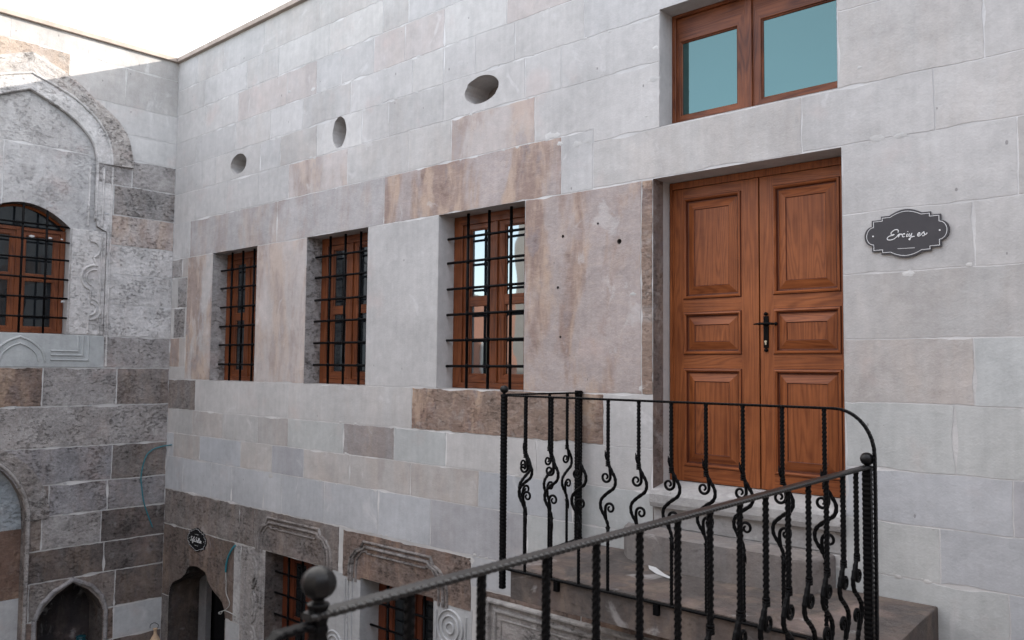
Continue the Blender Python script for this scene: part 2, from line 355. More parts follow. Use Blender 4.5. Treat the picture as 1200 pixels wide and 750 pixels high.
def smears(M, P, pts, w=.0075):
    M.mi = 1
    for u, v, r in pts:
        k = 14; ph = rnd.uniform(0, 6)
        poly = []
        for i in range(k):
            a = 2 * math.pi * i / k; rr = r * (.55 + .6 * abs(ns(math.cos(a) + ph, math.sin(a), ph, 1.3)) + rnd.uniform(-.08, .08))
            poly.append((u + rr * 1.5 * math.cos(a), v + rr * .8 * math.sin(a)))
        c = M.bm.verts.new(P(u, v, w)); ring = [M.bm.verts.new(P(a, b, w * .35)) for a, b in poly]
        for i in range(k): M.face([c, ring[i], ring[(i + 1) % k]], True)
def ribbon(M, P, line, width, h, base=0., closed=False, taper=.35):
    """raised strip of trapezoid section along a line in the wall plane"""
    L = [Vector(p) for p in line]; n = len(L); rows = []
    for i in range(n):
        if closed: a, b = L[i - 1], L[(i + 1) % n]
        else: a, b = L[max(i - 1, 0)], L[min(i + 1, n - 1)]
        d1 = (L[i] - a); d2 = (b - L[i])
        d1 = d1.normalized() if d1.length > 1e-6 else d2.normalized(); d2 = d2.normalized() if d2.length > 1e-6 else d1
        t = (d1 + d2); t = t.normalized() if t.length > 1e-6 else d1; nn = Vector((-t.y, t.x)); s = 1 / max(.45, nn.dot(Vector((-d1.y, d1.x))))
        row = []
        for f, hh in ((-.5, base), (-.5 * (1 - taper), base + h * .75), (-.5 * (1 - 2 * taper), base + h), (.5 * (1 - 2 * taper), base + h), (.5 * (1 - taper), base + h * .75), (.5, base)):
            p = L[i] + nn * (f * width * s); row.append(M.bm.verts.new(P(p.x, p.y, hh)))
        rows.append(row)
    for i in range(n if closed else n - 1):
        a, b = rows[i], rows[(i + 1) % n]
        for k in range(5): M.face([a[k], b[k], b[k + 1], a[k + 1]], False)
    if not closed: M.face(rows[0][::-1]); M.face(rows[-1])
def arc(cx, cy, rx, ry, a0, a1, n): return [(cx + rx * math.cos(R(a0 + (a1 - a0) * i / n)), cy + ry * math.sin(R(a0 + (a1 - a0) * i / n))) for i in range(n + 1)]
def smoothline(pts, k=4):                                 # Catmull-Rom
    P = [Vector(p) for p in pts]; o = []
    for i in range(len(P) - 1):
        p0, p1, p2, p3 = P[max(i - 1, 0)], P[i], P[i + 1], P[min(i + 2, len(P) - 1)]
        for j in range(k):
            t = j / k; o.append(.5 * ((2 * p1) + (p2 - p0) * t + (2 * p0 - 5 * p1 + 4 * p2 - p3) * t * t + (-p0 + 3 * p1 - 3 * p2 + p3) * t ** 3))
    o.append(P[-1]); return o

# ------------------------------------------------------------------ ground
GZ = -3.3
M = Mesh(); M.face([(-300, -300, GZ), (300, -300, GZ), (300, 300, GZ), (-300, 300, GZ)]); tag(M.done('courtyard_ground', GROUNDM, recalc=False), kind='structure')
M = Mesh(); M.box((10.0, -9.5, GZ + .004), (20, .0, 0.)); tag(M.done('terrace', FLOORM), kind='structure')

# ------------------------------------------------------------------ DOOR BUILDING
TOP = 6.02
MB = thing('stone_building', (6, 0, GZ), 'pale grey cut stone house holding the wooden double door and three grilled windows', 'building')
WIN = [(1.16, 2.265), (3.35, 4.49), (5.61, 6.745)]
LOWW = [(2.64, 3.77), (4.48, 5.61)]
h_win = [rect(a, b, 1.45, 3.15) for a, b in WIN]; h_low = [rect(a, b, -2.3, -.565) for a, b in LOWW]
h_door = rect(8.09, 9.57, .45, 3.15); h_up = rect(8.15, 9.55, 3.56, 4.5)
ell = lambda cx, cz, rx, rz: [(cx + rx * math.cos(2 * math.pi * i / 28) * (1 + .10 * ns(i, cx, 0, .45) + .03 * ns(i, cx, 3, 1.7)), cz + rz * math.sin(2 * math.pi * i / 28) * (1 + .05 * ns(i, cz, 4, .7))) for i in range(28)]
h_pin = [[(x + r * math.cos(a * .785), z + r * math.sin(a * .785)) for a in range(8)] for x, z, r in [(*onwall(660, 277), .014), (*onwall(726, 283), .022), (*onwall(654, 337), .013), (*onwall(657, 395), .011), (*onwall(701, 262), .010)]]
h_vent = [ell(1.755, 4.275, .195, .13), ell(3.935, 4.29, .13, .178), ell(6.175, 4.29, .225, .132)]
lobeR = [(1.06, -1.03), (1.18, -1.05), (1.25, -1.10), (1.275, -1.16), (1.385, -1.235), (1.43, -1.26), (1.585, -1.32), (1.66, -1.36), (1.71, -1.43), (1.74, -1.53), (1.745, GZ + .01)]
h_lobe = [(.975, -1.02)] + lobeR + [(1.95 - x, z) for x, z in reversed(lobeR)]
h_lobe = h_lobe[::-1]
holes = h_win + h_low + [h_door, h_up, h_lobe] + h_vent + h_pin
X1 = 16.
def row(vt, vb, u, s):                                    # 'x:key x:key'
    return (vt, vb, u, [(float(a.split(':')[0]), a.split(':')[1]) for a in s.split()])
spec = [
    row(6.02, 5.6, 0, '.55:g 1.29:n 2.3:g 3.5:n 4.9:n 6.1:g 7.3:g 8.5:n 9.7:g 11:g 12.2:n 13.4:g 14.8:n 16:g'),
    row(5.6, 5.23, 0, '.8:g 1.9:g 2.65:n 3.7:w 4.68:w 5.1:n 6.3:g 7.5:p 8.6:g 9.9:n 11.2:g 12.5:g 13.8:g 16:n'),
    row(5.23, 4.83, 0, '.85:g 1.7:g 2.85:p 3.47:p 3.95:g 4.53:g 5.05:p 5.65:p 6.5:w 7.4:p 8.9:g 10.1:g 11.5:n 12.9:g 14.2:g 16:g'),
    row(4.83, 4.46, 0, '.6:g 1.65:g 2.5:n 3.2:g 4.13:n 5.18:g 5.65:w 6.09:g 6.6:g 7.4:g 8.8:g 10.3:n 11.6:g 13:g 14.4:n 16:g'),
    row(4.46, 4.08, 0, '.8:g 1.16:g 2.28:g 2.73:g 3.5:n 4.35:w 4.8:g 5.65:n 6.73:g 7.15:g 8.15:g 9.55:g 10.44:n 11.9:g 13.4:g 16:g'),
    row(4.08, 3.66, 0, '.6:g 1.45:g 2.25:g 2.93:g 4.1:pk 5.13:n 5.77:n 6.85:pk'),
    row(4.08, 3.55, 9.55, '10.44:n 11.7:g 13.2:n 14.6:g 16:g'),
    row(3.66, 3.15, 0, '.44:g .5:w 2.7:L 4.75:L 7.16:B 7.5:g'),
    row(3.55, 3.16, 9.3, '10.153:g 11.4:n 12.9:g 16:g'),
    row(3.16, 2.69, 9.57, '10.6:g 11.9:n 13.4:g 16:g'), row(2.69, 2.29, 9.57, '10.36:g 11.6:g 13:n 16:g'),
    row(2.29, 1.86, 9.57, '10.9:n 12.3:g 16:n'), row(1.86, 1.45, 9.57, '10.345:t 11.3:gr 12.6:g 16:g'),
    row(1.45, 1.03, 9.57, '10.235:gr 11.3:gr 12.8:g 16:gr'), row(1.03, .70, 9.57, '10.535:b 11.6:bd 13:g 16:g'),
    row(.70, .37, 9.57, '10.135:gr 11.2:b 12.6:gr 16:g'), row(.37, -.08, 8.0, '9.2:n 10.5:gr 11.6:b 16:b'),
    # irregular stones left of the first grilled window
    row(3.15, 2.88, 0, '.3:og .46:t'), row(2.88, 2.45, 0, '.2:n .46:og'), row(2.45, 2.03, 0, '.1:w .42:og .46:n'), row(2.03, 1.62, 0, '.28:ps .46:t'), row(1.62, 1.45, 0, '.46:n'),
    row(3.15, 1.45, .46, '1.16:ps'), row(3.15, 1.45, 2.265, '3.35:pk'), row(3.15, 1.45, 4.49, '5.61:g'), row(3.15, 1.45, 6.745, '7.98:B 8.09:D'),
    row(1.45, 1.03, 0, '.78:o 3.03:g 5.25:n 7.62:D 8.09:g'),
    row(1.03, .70, 0, '.72:n 1.55:t 2.38:n 3.05:t 4.13:gr 4.98:td 5.76:gr 6.9:g 8.09:g'),
    row(.70, .37, 0, '.2:b .95:t 2.0:b 2.72:t 3.38:bd 4.25:t 5.25:t 6.2:t 7.3:b 8.09:gr'),
    row(.45, .37, 8.09, '9.57:n'),
    row(.37, -.085, 0, '.5:b 1.28:b 1.8:b 2.55:b 2.95:b 3.8:b 4.75:b 5.55:b 6.8:bd 8.0:gr'),
    row(-.085, -.57, 0, '2.02:o 2.37:o 4.09:o'), row(-.10, -.60, 4.16, '6.12:ob'),
    row(-.085, -.36, 6.12, '7.2:b 8.6:gr 10:n 11.5:b 13:b 16:b'),
    row(-.36, -.43, 6.24, '7.4:ob 8.6:ob 9.8:ob'),
    row(-.57, -1.55, 0, '1.92:om 2.08:ow'), row(-1.55, -2.4, 0, '.3:o 1.75:o 2.08:c'), row(-2.4, GZ, 0, '.8:od 1.75:o 2.08:o'),
    row(-.57, GZ, 2.08, '2.64:og'), row(-.57, GZ, 3.77, '4.48:c'), row(-.57, -2.3, 5.61, '6.14:c'), row(-2.3, GZ, 2.64, '3.77:o'), row(-2.3, GZ, 4.48, '6.14:o'),
    row(-.57, GZ, 6.2, '6.34:n'), row(-.43, GZ, 6.34, '8.6:og 9.9:og 11.5:n 13:n 16:n'),
]
M = Mesh()
courses(M, PM, spec, holes)
block(M, PM, [(6.85, 3.66), (7.16, 3.66), (7.5, 3.66), (7.5, 3.55), (8.15, 3.55), (8.15, 4.08), (6.85, 4.08)], 'g', holes)
block(M, PM, [(7.5, 3.16), (9.3, 3.15), (9.3, 3.55), (8.6, 3.55), (7.5, 3.55)], 'n', holes)
M.mi = 1; M.col = (.60, .59, .58); M.par = (0, 0, 0)
fill(M, PM, rect(0, X1, -.08, TOP), holes, 0.)
M.col = (.50, .49, .48); fill(M, PM, rect(0, X1, GZ, -.08), holes, 0.)
M.col = (.53, .52, .505)
sp = [(rnd.uniform(.2, 10.5), rnd.choice((5.6, 5.23, 4.83, 4.46, 4.08, 3.66, 1.03, .7, .37, -.08)) + rnd.uniform(-.01, .01), rnd.uniform(.006, .028)) for i in range(230)]
sp = [q for q in sp if not any(inside((q[0] + dx, q[1]), h) for h in holes for dx in (-.08, 0, .08))]
sp += [(7.02, 3.69, .06), (7.1, 3.68, .05), (7.14, 3.6, .03), (7.33, 3.56, .05), (7.45, 3.57, .04), (8.1, 3.95, .05), (8.11, 4.2, .03), (9.98, 2.27, .035), (10.33, 2.3, .02), (9.8, 3.17, .05), (9.95, 3.16, .04), (3.4, 4.9, .04), (3.62, 4.84, .05), (2.9, 4.98, .035), (6.1, -.13, .06), (4.12, -.5, .05), (2.7, .33, .05), (7.9, 2.25, .03), (8.0, 1.5, .05)]
smears(M, PM, sp)
# reveals
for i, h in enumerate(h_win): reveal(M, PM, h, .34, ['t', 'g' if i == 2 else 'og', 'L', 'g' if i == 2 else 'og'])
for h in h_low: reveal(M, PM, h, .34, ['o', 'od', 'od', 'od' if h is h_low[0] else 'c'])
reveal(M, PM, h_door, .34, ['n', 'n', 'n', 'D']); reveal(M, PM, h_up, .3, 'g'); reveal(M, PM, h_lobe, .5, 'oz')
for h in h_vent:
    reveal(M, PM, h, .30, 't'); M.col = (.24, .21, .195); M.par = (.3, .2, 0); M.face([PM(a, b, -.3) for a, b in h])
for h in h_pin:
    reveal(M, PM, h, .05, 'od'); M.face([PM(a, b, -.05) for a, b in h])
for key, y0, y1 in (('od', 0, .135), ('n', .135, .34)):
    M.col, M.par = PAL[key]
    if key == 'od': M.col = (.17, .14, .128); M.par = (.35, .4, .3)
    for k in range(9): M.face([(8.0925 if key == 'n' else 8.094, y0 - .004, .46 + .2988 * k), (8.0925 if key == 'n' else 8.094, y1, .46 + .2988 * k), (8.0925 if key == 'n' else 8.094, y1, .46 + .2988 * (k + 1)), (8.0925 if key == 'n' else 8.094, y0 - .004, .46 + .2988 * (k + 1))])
wall = M.done('wall', [STONE, MORTAR], MB, recalc=False)

# body behind the wall face
M = Mesh(); M.box((-.6, .56, GZ + .01), (X1, 8, 5.98)); M.box((X1 - .3, .01, GZ), (X1, .55, 5.98)); M.box((-.6, .005, 5.6), (X1 - .31, .55, 5.98)); M.done('body', DARK, MB)
M = Mesh(); M.box((-.07, -.055, TOP), (X1 + .1, 8.1, TOP + .065), .006); M.done('coping', COPING, MB)
# door sill and threshold
M = Mesh(); M.col, M.par = PAL['c']; M.col = (.37, .36, .352); M.par = (.2, .05, .1)
prof = [(.33, .455), (.0, .455), (-.004, .60), (-.05, .605), (-.062, .64), (-.06, .70), (-.045, .725), (.0, .735), (.20, .778), (.33, .78)]
xs = [8.093, 8.45, 8.83, 9.2, 9.567]
for i in range(len(prof) - 1):
    for a, b in zip(xs, xs[1:]): M.face([(a, prof[i][0], prof[i][1]), (b, prof[i][0], prof[i][1]), (b, prof[i + 1][0], prof[i + 1][1]), (a, prof[i + 1][0], prof[i + 1][1])])
M.face([(xs[0], y, z) for y, z in prof]); M.face([(xs[-1], y, z) for y, z in prof[::-1]])
sill = M.done('door_sill', STONE, MB)

# window builder in a wall plane ------------------------------------------------
def bar(M, P, u0, u1, v0, v1, w0, w1, bev=.004): 
    a, b = P(u0, v0, w0), P(u1, v1, w1); M.box(a, b, bev)
def frame_ring(M, P, u0, u1, v0, v1, wds, w0, w1, bead=0.):
    L, Rr, Bt, Tp = wds
    def loop(f, w): return [M.bm.verts.new(P(*q, w)) for q in ((u0 + L * f, v0 + Bt * f), (u1 - Rr * f, v0 + Bt * f), (u1 - Rr * f, v1 - Tp * f), (u0 + L * f, v1 - Tp * f))]
    def loopd(d, w): return [M.bm.verts.new(P(*q, w)) for q in ((u0 + L + d, v0 + Bt + d), (u1 - Rr - d, v0 + Bt + d), (u1 - Rr - d, v1 - Tp - d), (u0 + L + d, v1 - Tp - d))]
    c = .004
    loops = [loop(0, w0), loop(0, w1 - c), loop(c / max(wds), w1), loopd(-c, w1), loopd(0, w1 - c)]
    if bead: loops += [loopd(0, w1 - bead), loopd(bead * .5, w1 - bead), loopd(bead, w1 - bead * 1.5), loopd(bead, w0)]
    else: loops += [loopd(0, w0)]
    loops.append(loops[0])
    for a, b in zip(loops, loops[1:]):
        for k in range(4):
            M.mi = 1 if k % 2 == 0 else 0
            M.face([a[k], a[(k + 1) % 4], b[(k + 1) % 4], b[k]])
    M.mi = 0
def window(parent, P, u0, u1, v0, v1, rec, wv, wh, glass, transom=None, fr=.12, st=.09, mid=.215, grille=None, arched=None, bot=.13, top=.14, shift=0.):
    D0 = -rec
    M = Mesh(); frame_ring(M, P, u0 + .002, u1 - .002, v0 + .001, v1 - .001, (fr, fr, fr * .45, fr * .75), D0 - .07, D0)
    f = M.done('window', [wv, wh], parent)
    c = (u0 + u1) / 2 + shift
    g0, g1 = u0 + fr + st, u1 - fr - st
    for a, b, ga, gb in ((u0 + fr, c, g0, c - mid / 2), (c, u1 - fr, c + mid / 2, g1)):
        M = Mesh(); W0, W1 = D0 - .055, D0 - .022
        frame_ring(M, P, a + .002, b - .002, v0 + fr * .45 + .002, v1 - fr * .75 - .002, (ga - a, b - gb, bot - fr * .45, top - fr * .75), W0, W1, .012)
        # thin glazing beads round each pane
        zs = [(v0 + bot, (transom - .05) if transom else v1 - top)] + ([(transom + .05, v1 - top)] if transom else [])
        M.done('sash', [wv, wh], f)
        if transom: M = Mesh(); bar(M, P, ga + .001, gb - .001, transom - .05, transom + .05, W0, W1 - .003); M.done('glazing_bar', wh, f)
        for z0, z1 in zs:
            M = Mesh(); bar(M, P, ga - .005, gb + .005, z0 - .005, z1 + .005, D0 - .05, D0 - .045, 0); M.done('pane', glass, f)
    M = Mesh(); bar(M, P, c - .03, c + .03, v0 + fr * .45, v1 - fr * .75, D0 - .02, D0 - .004, .006); M.done('meeting_strip', wv, f)
    return f
def grille(parent, P, u0, u1, v0, v1, us, vs, w, ext=.0, arch=None):
    M = Mesh()
    for u in us:
        t = v1 if arch is None else arch(u)
        M.tube([P(u, v0 - .01, w), P(u, t + .01, w)], .0145, 8)
    for v in vs:
        M.tube([P(u0 - .01, v + rnd.uniform(-.004, .004), w), P(u1 + .01, v + rnd.uniform(-.004, .004), w)], .013, 8)
        for u in us:                                       # hammered eye where the bars pass through each other
            M.tube([P(u, v - .026, w), P(u, v - .014, w), P(u, v, w), P(u, v + .014, w), P(u, v + .026, w)], [.012, .019, .0215, .019, .012], 10)
    return M.done('grille', IRON, parent)
for i, (a, b) in enumerate(WIN):
    f = window(MB, PM, a, b, 1.45, 3.15, .205, WOODMV, WOODMH, GLASS if i == 2 else HALLGLASS, 2.30, grille=1)
    grille(f, PM, a, b, 1.45, 3.15, [a + (b - a) * k / 4 for k in (1, 2, 3)], [1.665, 1.92, 2.17, 2.42, 2.68, 2.925], -.125)
for a, b in LOWW:
    f = window(MB, PM, a, b, -2.3, -.565, .24, WOODDV, WOODDH, DIMGLASS, -1.4)
    grille(f, PM, a, b, -2.3, -.565, [a + (b - a) * k / 4 for k in (1, 2, 3)], [-2.08 + .25 * k for k in range(6)], -.14)
f = window(MB, PM, 8.15, 9.55, 3.56, 4.5, .175, WOODMV, WOODMH, SKYGLASS, None, fr=.035, st=.03, mid=.19, bot=.11, top=.22, shift=-.04)
M = Mesh(); bar(M, PM, 8.22, 9.48, 3.565, 3.60, -.175, -.15, .004); M.done('drip_rail', WOODDH, f)

# arched opening leaf behind the lobed doorway: grey inner jamb and dark passage
M = Mesh(); M.col = (.17, .17, .175); M.par = (.15, .0, .1); M.box((.255, .42, GZ + .01), (.46, .5, -1.2)); M.done('inner_jamb', STONE, MB)

# door -------------------------------------------------------------------------
M = Mesh(); M.box((8.10, .225, .782), (8.125, .32, 3.148)); M.box((9.60, .225, .782), (9.64, .32, 3.148)); M.box((8.1255, .226, 3.092), (9.5995, .32, 3.147), .004)
dfr = M.done('door_frame', WOODV, MB)
def panel(M, x0, x1, z0, z1, Y):
    # raised and fielded panel with a bolection moulding
    def ring(i0, i1, y0, y1, mi_h=1):
        a = [(x0 + i0, z0 + i0), (x1 - i0, z0 + i0), (x1 - i0, z1 - i0), (x0 + i0, z1 - i0)]; b = [(x0 + i1, z0 + i1), (x1 - i1, z0 + i1), (x1 - i1, z1 - i1), (x0 + i1, z1 - i1)]
        for k in range(4):
            M.mi = 2 if mi_h == 2 else (1 if k % 2 == 0 else 0)
            M.face([(a[k][0], y0, a[k][1]), (a[(k + 1) % 4][0], y0, a[(k + 1) % 4][1]), (b[(k + 1) % 4][0], y1, b[(k + 1) % 4][1]), (b[k][0], y1, b[k][1])])
    ring(-.004, .004, Y + .002, Y - .012, 2); ring(.004, .014, Y - .012, Y - .015); ring(.014, .024, Y - .015, Y - .004); ring(.024, .03, Y - .004, Y + .016, 2); ring(.03, .038, Y + .016, Y + .017, 2)
    ring(.038, .098, Y + .016, Y - .006); ring(.098, .104, Y - .006, Y + .001, 2)
    M.mi = 0; i = .104; M.face([(x0 + i, Y + .001, z0 + i), (x1 - i, Y + .001, z0 + i), (x1 - i, Y + .001, z1 - i), (x0 + i, Y + .001, z1 - i)])
PZ = [(.90, 1.66), (1.77, 2.10), (2.205, 3.01)]
for (a, b, pa, pb) in ((8.112, 8.856, 8.222, 8.716), (8.868, 9.612, 8.972, 9.466)):
    Y = .235; M = Mesh()
    X_ = [a, pa, pb, b]; Z_ = [.785, .90, 1.66, 1.77, 2.10, 2.205, 3.01, 3.088]
    gv = [[M.bm.verts.new((x, Y, z)) for z in Z_] for x in X_]
    for i in range(3):
        for j in range(7):
            if i == 1 and j % 2: continue
            M.mi = 1 if i == 1 else 0; M.face([gv[i][j], gv[i + 1][j], gv[i + 1][j + 1], gv[i][j + 1]])
    M.mi = 0; bk = [M.bm.verts.new(q) for q in ((a, Y + .045, .785), (b, Y + .045, .785), (b, Y + .045, 3.088), (a, Y + .045, 3.088))]
    M.face([gv[0][k] for k in range(8)] + [bk[3], bk[0]]); M.face([gv[3][k] for k in range(7, -1, -1)] + [bk[1], bk[2]]); M.face([gv[k][7] for k in range(4)] + [bk[2], bk[3]]); M.face([gv[k][0] for k in range(3, -1, -1)] + [bk[0], bk[1]]); M.face(bk[::-1])
    leaf = M.done('door_leaf', [WOODV, WOODH], MB)
    for z0, z1 in PZ:
        M = Mesh(); panel(M, pa, pb, z0, z1, Y); M.done('raised_panel', [WOODV, WOODH, WOODDV], leaf)
    if a > 8.5:
        M = Mesh(); hx, Y0 = 8.915, Y
        M.box((hx - .02, Y0 - .010, 1.815), (hx + .02, Y0 - .0005, 2.05), .004)
        M.lathe([(.0, 0), (.012, .004), (.017, .014), (.012, .024), (0, .028)], (hx, Y0 - .008, 2.052), 12); M.lathe([(.0, 0), (.012, .004), (.017, .014), (.012, .024), (0, .028)], (hx, Y0 - .008, 1.785), 12)
        M.tube([(hx, Y0 - .008, 1.99), (hx, Y0 - .05, 1.99)], .011, 10)
        M.tube([(hx - .075, Y0 - .05, 1.99), (hx - .03, Y0 - .052, 1.992), (hx + .04, Y0 - .052, 1.992), (hx + .085, Y0 - .05, 1.988)], [.005, .009, .010, .008], 10)
        M.tube([(hx + .085, Y0 - .05, 1.988), (hx + .092, Y0 - .05, 1.988), (hx + .1, Y0 - .05, 1.988), (hx + .108, Y0 - .05, 1.988)], [.008, .014, .014, .006], 10)
        M.done('handle', IRON, leaf)
        M = Mesh(); M.tube([(hx, Y0 - .008, 1.862), (hx, Y0 - .02, 1.862)], .009, 12); M.box((hx - .006, Y0 - .018, 1.838), (hx + .006, Y0 - .009, 1.858), .002); M.done('lock_cylinder', BRASS, leaf)
    else:
        pass

# mouldings over the low windows, carved pilasters, framed panel -----------------
def moulding(name, P, parent, lines, key, base=.004):
    M = Mesh(); M.col, M.par = PAL[key] if isinstance(key, str) else key
    for ln, wd, h in lines: ribbon(M, P, ln, wd, h, base)
    return M.done(name, STONE, parent)
for cx in (3.205, 5.045):
    dz = 0 if cx < 4 else -.02
    def head(o):   # ogee headed label; o = inset
        L = [(-.76 + o, -.60), (-.76 + o, -.47), (-.74 + o, -.36), (-.66 + o, -.275), (-.56 + o * .8, -.235 - o * .2), (-.52 + o * .6, -.165 - o), (.52 - o * .6, -.165 - o), (.56 - o * .8, -.235 - o * .2), (.66 - o, -.275), (.74 - o, -.36), (.76 - o, -.47), (.76 - o, -.60)]
        return [(cx + a, b + dz) for a, b in L]
    moulding('window_head_moulding', PM, MB, [(head(0), .03, .022), (head(.05), .035, .03), (head(.115), .025, .018)], ((.23, .21, .20), (.5, .1, .5)), .005)
def chain(cx, z0, z1, r, P, flip=1):
    ls = []; z = z1
    while z > z0:
        ls.append([(cx + flip * r * .55 * math.cos(R(a)), z - r + r * .95 * math.sin(R(a))) for a in range(75, -110, -12)][:14]); z -= r * 2.05
        ls.append([(cx + flip * r * .3 * math.cos(R(a)), z + r * 1.05 + r * .55 * math.sin(R(a))) for a in range(85, -90, -20)])
    return ls
moulding('carved_pilaster', PM, MB, [(l, .028, .02) for l in chain(2.36, -3.0, -.66, .2, PM)] + [([(2.2, -.6), (2.2, -3.2)], .02, .014), ([(2.56, -.6), (2.56, -3.2)], .03, .02)], 'og', .005)
def rosette(cx, cz, r): return [([(cx + rr * math.cos(R(a)), cz + rr * math.sin(R(a))) for a in range(0, 361, 15)], .022, .016) for rr in (r, r * .68, r * .3)]
moulding('carved_pilaster', PM, MB, rosette(4.03, -1.36, .15) + rosette(4.03, -2.0, .15) + [([(x, -.62), (x, -3.2)], .018, .014) for x in (3.83, 4.22, 4.27, 4.34)], 'c', .003)
moulding('carved_pilaster', PM, MB, rosette(5.85, -.80, .17) + rosette(5.85, -1.36, .17) + [([(x, -.66), (x, -3.2)], .018, .014) for x in (5.66, 6.06)], 'c', .003)
pa, pb, pt = 6.36, 8.45, -.44
M = Mesh(); M.col, M.par = ((.33, .315, .305), (.4, .1, .2))
for o, wd, h in ((.0, .05, .04), (.075, .045, .025), (.145, .02, .012)):
    ribbon(M, PM, [(pa + o, GZ + .2), (pa + o, pt - o), (pb - o, pt - o), (pb - o, GZ + .2)], wd, h, .005)
ribbon(M, PM, [(pa + .16, pt - 1.0), ((pa + pb) / 2, pt - .17), (pb - .16, pt - 1.0)], .03, .016, .005)
M.done('carved_panel_frame', STONE, MB)

# ------------------------------------------------------------------ LEFT BUILDING
LB = thing('stone_building', (0, -3, GZ), 'old weathered stone wall at left with a pointed arch recess around a round-headed window', 'building')
YC = -1.945
archf = lambda u: 3.70 - .27 * ((u - YC) / .57) ** 2
wtop = [(YC + .57 * math.cos(R(a)) if False else YC + .57 * (1 - 2 * i / 16), 0) for i, a in enumerate(range(17))]
h_lw = [(YC - .565, 2.04), (YC + .565, 2.04)] + [(YC + .565 * (1 - 2 * i / 16), archf(YC + .565 * (1 - 2 * i / 16))) for i in range(17)]
def sym(pts): return [(2 * YC - u, v) for u, v in reversed(pts)]     # mirror
hoodR = [(YC, 5.63), (-1.5, 5.45), (-1.18, 5.22), (-.87, 5.0), (-.71, 4.79), (-.63, 4.5), (-.62, 4.36)]
hinR = [(YC, 5.37), (-1.5, 5.21), (-1.19, 5.01), (-1.0, 4.78), (-.92, 4.55), (-.90, 4.36)]
innR = [(YC - .0005, 5.17), (-1.48, 4.95), (-1.2, 4.71), (-1.1, 4.5), (-1.08, 4.3), (-1.08, 3.6)]
niche = [(-.80, -3.0), (-.80, -1.62), (-.86, -1.47), (-1.0, -1.31), (-1.2, -1.19), (-1.4, -1.31), (-1.54, -1.45), (-1.61, -1.6), (-1.61, -3.0)]
RC = -2.6
rarch = [(-1.79, GZ + .01), (-1.79, -.35)] + [(RC + .81 * math.cos(R(a)), -.35 + .88 * math.sin(R(a))) for a in range(12, 180, 12)] + [(2 * RC + 1.79, -.35), (2 * RC + 1.79, GZ + .01)]
recess = sym(hinR)[:0]
tymp = [(-.93, 2.035), (-.93, 3.44), (-1.06, 3.5)] + [(u, v) for u, v in reversed(innR)]
tymp = tymp + [(2 * YC - u, v) for u, v in reversed(tymp)]
lh = [niche, rarch, tymp]
YL = -5.2
spec = [
    row(6.02, 5.75, YL, '-4.3:wl -3.2:wl -2.2:wl -1.28:wl 0:wl'),
    row(5.75, 5.22, YL, '-4:wl -3.1:oo -2.5:oo -1.48:oo -.75:wl 0:wl'),
    row(5.22, 4.82, YL, '-4.4:w -3.2:w -2:g -1:g 0:g'), row(4.82, 4.48, YL, '-4.2:g -3.2:g -2:g 0:w'),
    row(4.48, 4.10, YL, '-4.5:og -3.1:oy -2:og -.62:og 0:og'), row(4.10, 3.69, YL, '-4.1:ox -3.0:ox -.86:ox 0:oy'),
    row(3.69, 3.27, YL, '-4.4:ox -3.1:ox -.90:ox 0:xb'), row(3.27, 2.88, YL, '-4.0:og -3.1:ox -.90:ox 0:ox'),
    row(2.88, 2.46, YL, '-4.3:ox -3.1:oy -.90:ox 0:ox'), row(2.46, 2.025, YL, '-4.2:oy -3.1:ox -.89:ox 0:ox'),
    row(2.025, 1.60, YL, '-4.1:og -3.0:og -2.97:o'), row(2.025, 1.60, -.92, '0:og'),
    row(1.60, 1.10, YL, '-4.4:o -3.0:og -1.66:ob -.73:og 0:o'), row(1.10, .57, YL, '-4.0:o 0:og'),
    row(.57, .10, YL, '-4.3:o -3.3:og -.76:ou 0:o'), row(.10, -.30, YL, '-4.1:og -3.3:ou -1.53:o -.80:ou 0:ou'),
    row(-.30, -.72, YL, '-4.4:o -3.3:o -1.6:o -.87:og 0:od'), row(-.72, -1.12, YL, '-4.2:o -3.4:o -1.74:o -.82:od 0:od'),
    row(-1.12, -1.60, YL, '-4.4:o -3.4:o -1.72:ob -.66:o 0:od'), row(-1.60, -2.03, YL, '-4:o -3.4:o -1.76:ob -.66:ob 0:c'),
    row(-2.03, -2.6, YL, '-3.4:o -1.76:o -.66:ob 0:od'), row(-2.6, GZ, YL, '-3.4:o -1.76:o -.66:o 0:od'),
]
M = Mesh(); courses(M, PL, spec, lh)
M.mi = 1; M.par = (0, 0, 0); M.col = (.50, .49, .48); fill(M, PL, rect(YL, 0, 4.48, TOP), lh, 0.); M.col = (.55, .54, .53); fill(M, PL, rect(YL, 0, GZ, 4.48), lh, 0.)
reveal(M, PL, tymp, .05, 'og'); reveal(M, PL, niche, .45, 'od'); reveal(M, PL, rarch, .14, 'o')
# tympanum stones at the back of the pointed recess
hh = [h_lw]
def clipblocks(rows, w):
    for vt, vb, u, rw in rows:
        for ue, key in rw:
            # clip to the recess outline
            q = [p for p in rect(u, ue, vb, vt)]
            block(M, lambda a, b, c=0: PL(a, b, c + w), q, key, hh + [], .004); u = ue
T0 = -.05
tb = Mesh()
_M = M
